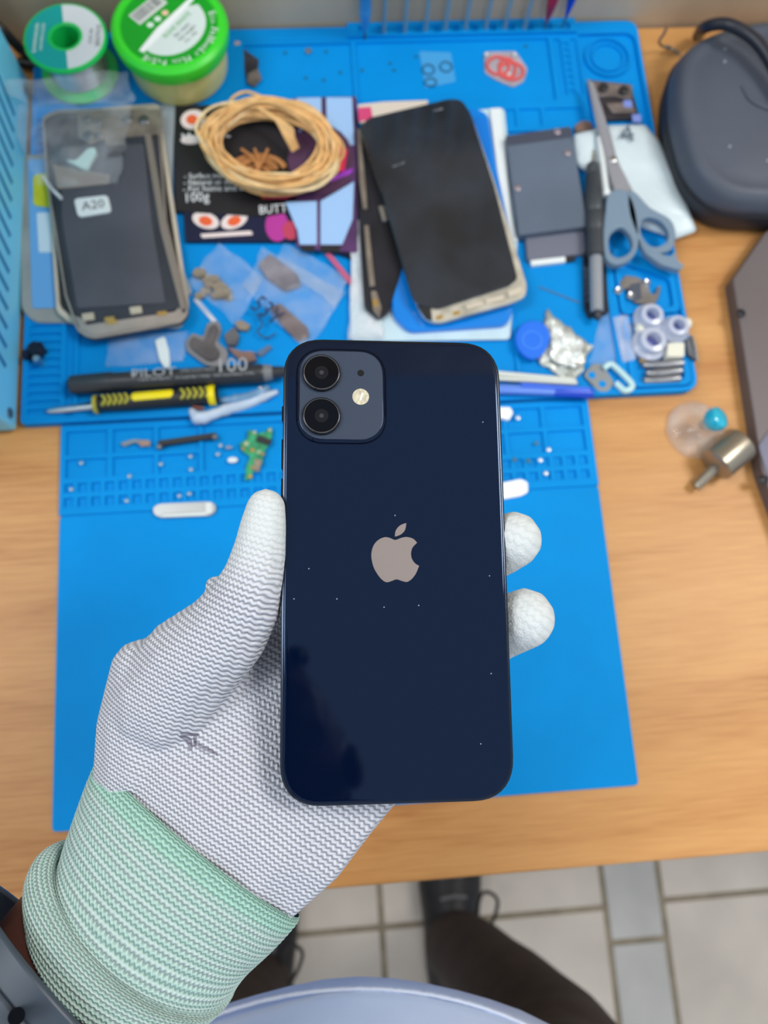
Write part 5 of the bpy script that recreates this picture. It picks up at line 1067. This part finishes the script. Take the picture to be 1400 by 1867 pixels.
for (a, b_) in ((1325, 84), (1322, 111), (1390, 170), (1331, 266), (1400, 292)): x, y, _ = D(a, b_, 42); B().ball((x, y, 41.3 if b_ > 100 else 39), .9, 6).obj('lint_speck', P('lint', S(170, 176, 186), .8), hc)
B().tube(cm([D(1272, 66, 6), D(1285, 50, 40), D(1322, 44, 52), D(1362, 62, 54), D(1392, 92, 54), D(1425, 150, 52), D(1470, 240, 48)], 8, False), 4.2, 12).obj('black_cable', P('cable_black', S(28, 32, 44), .4), None, smooth=True, label='thick black cable arching over the black zip case', cat='cable')
hk = B().tube(cm([D(1240, 99, 4), D(1222, 88, 5), D(1204, 82, 8), D(1202, 74, 14), D(1210, 62, 20), D(1215, 52, 24)], 5, False), .9, 8).obj('bent_wire_hook', STEELD, None, smooth=True, label='thin bent dark wire hook left of the black zip case', cat='wire')
x, y, _ = D(1218, 86, 6); B().ball((x, y, 5.5), 2.4, 7, (1, .7, .8)).obj('wire_knot', STEELD, hk, smooth=True)
dev = thing('metal_plate_device', 'grey brown metal plate with black screws at the right edge of the desk', 'device', D(1400, 650, 0))
B().prism(rp(px([(1336, 508), (1395, 424), (1560, 300), (1800, 340), (1800, 1080), (1450, 1020), (1416, 930), (1390, 860)], 12), 1.5), 0, 12, .6).obj('plate', P('plate_brown', S(100, 92, 94), .5, .1, var=.08, scale=8), dev)
for (a, b_) in ((1352, 570), (1393, 874), (1440, 470)): x, y, _ = D(a, b_, 14); B().lathe(x, y, [(3, 12), (3.2, 13.4), (1.6, 14.2), (.8, 13.2)], 18).obj('plate_screw', BLACKP, dev, smooth=True)
poly('dark_panel', [(1382, 812), (1420, 760), (1500, 780), (1500, 900), (1400, 870)], 12, 12.8, P('panel_slate', S(88, 90, 112), .4, .2), dev, r=2)
sc_ = thing('suction_cup', 'clear suction cup with teal glossy knob lying on the wood', 'suction cup', D(1265, 785, 0))
x, y, _ = D(1270, 783, 2)
CUP = film('cup_clear', (.86, .8, .74), .22, .08)
B().lathe(x, y, [(20.5, .4), (20.8, 1.2), (17, 4), (11, 6.5), (6, 8), (4, 10)], 44).obj('cup', CUP, sc_, smooth='all')
B().rod((x+1, y+1, 8), D(1292, 775, 20), [(0, 3), (1, 3.4)], 16).obj('stem', P('stem_clear', S(200, 190, 180), .15, alpha=.6), sc_, smooth=True)
kx, ky, _ = D(1304, 766, 26)
B().rod(D(1286, 774, 15), D(1318, 758, 26), [(0, 2), (.1, 5), (.35, 7.2), (.62, 8.2), (.86, 7.4), (.96, 5.4), (1, 3)], 26).obj('knob', P('knob_teal', S(0, 176, 208), .08, spec=.9, coat=.5), sc_, smooth=True)
nz_ = thing('hot_air_nozzle', 'metal hot air nozzle lying on the wood below the suction cup', 'nozzle', D(1320, 840, 0))
na, nb = D(1268, 888, 5), D(1304, 852, 9)
NZM = P('nozzle_metal', S(160, 152, 138), .3, .75, var=.15, scale=20)
B().rod(na, nb, [(0, 2.2), (0, 3.2), (.05, 3.4), (1, 3.8)], 20).obj('tube', NZM, nz_, smooth=True)
B().rod(D(1300, 852, 11), D(1352, 806, 12.5), [(0, 4), (.04, 10), (.1, 12.2), (.9, 12.6), (.95, 12.2), (1, 10.5)], 32).obj('barrel', NZM, nz_, smooth=True)
# upper left corner: black cable and card edge
B().tube(cm([D(-60, 0, 40), D(0, 52, 30), D(40, 92, 12), D(74, 118, 6), (-215, 462, 5)], 6, False), 3.6, 10).obj('black_cable', P('cable_dark', (.012, .012, .014), .4), None, smooth=True, label='black cable in the rear left corner behind the blue case', cat='cable')
wl = B().prism([(-262, 478), (-232, 478), (-232, 484), (-262, 484)], 0, 120, .5).obj('plastic_strip', P('strip_lilac', S(112, 116, 136), .5), None, label='grey lilac plastic strip against the wall behind the blue case', cat='strip')
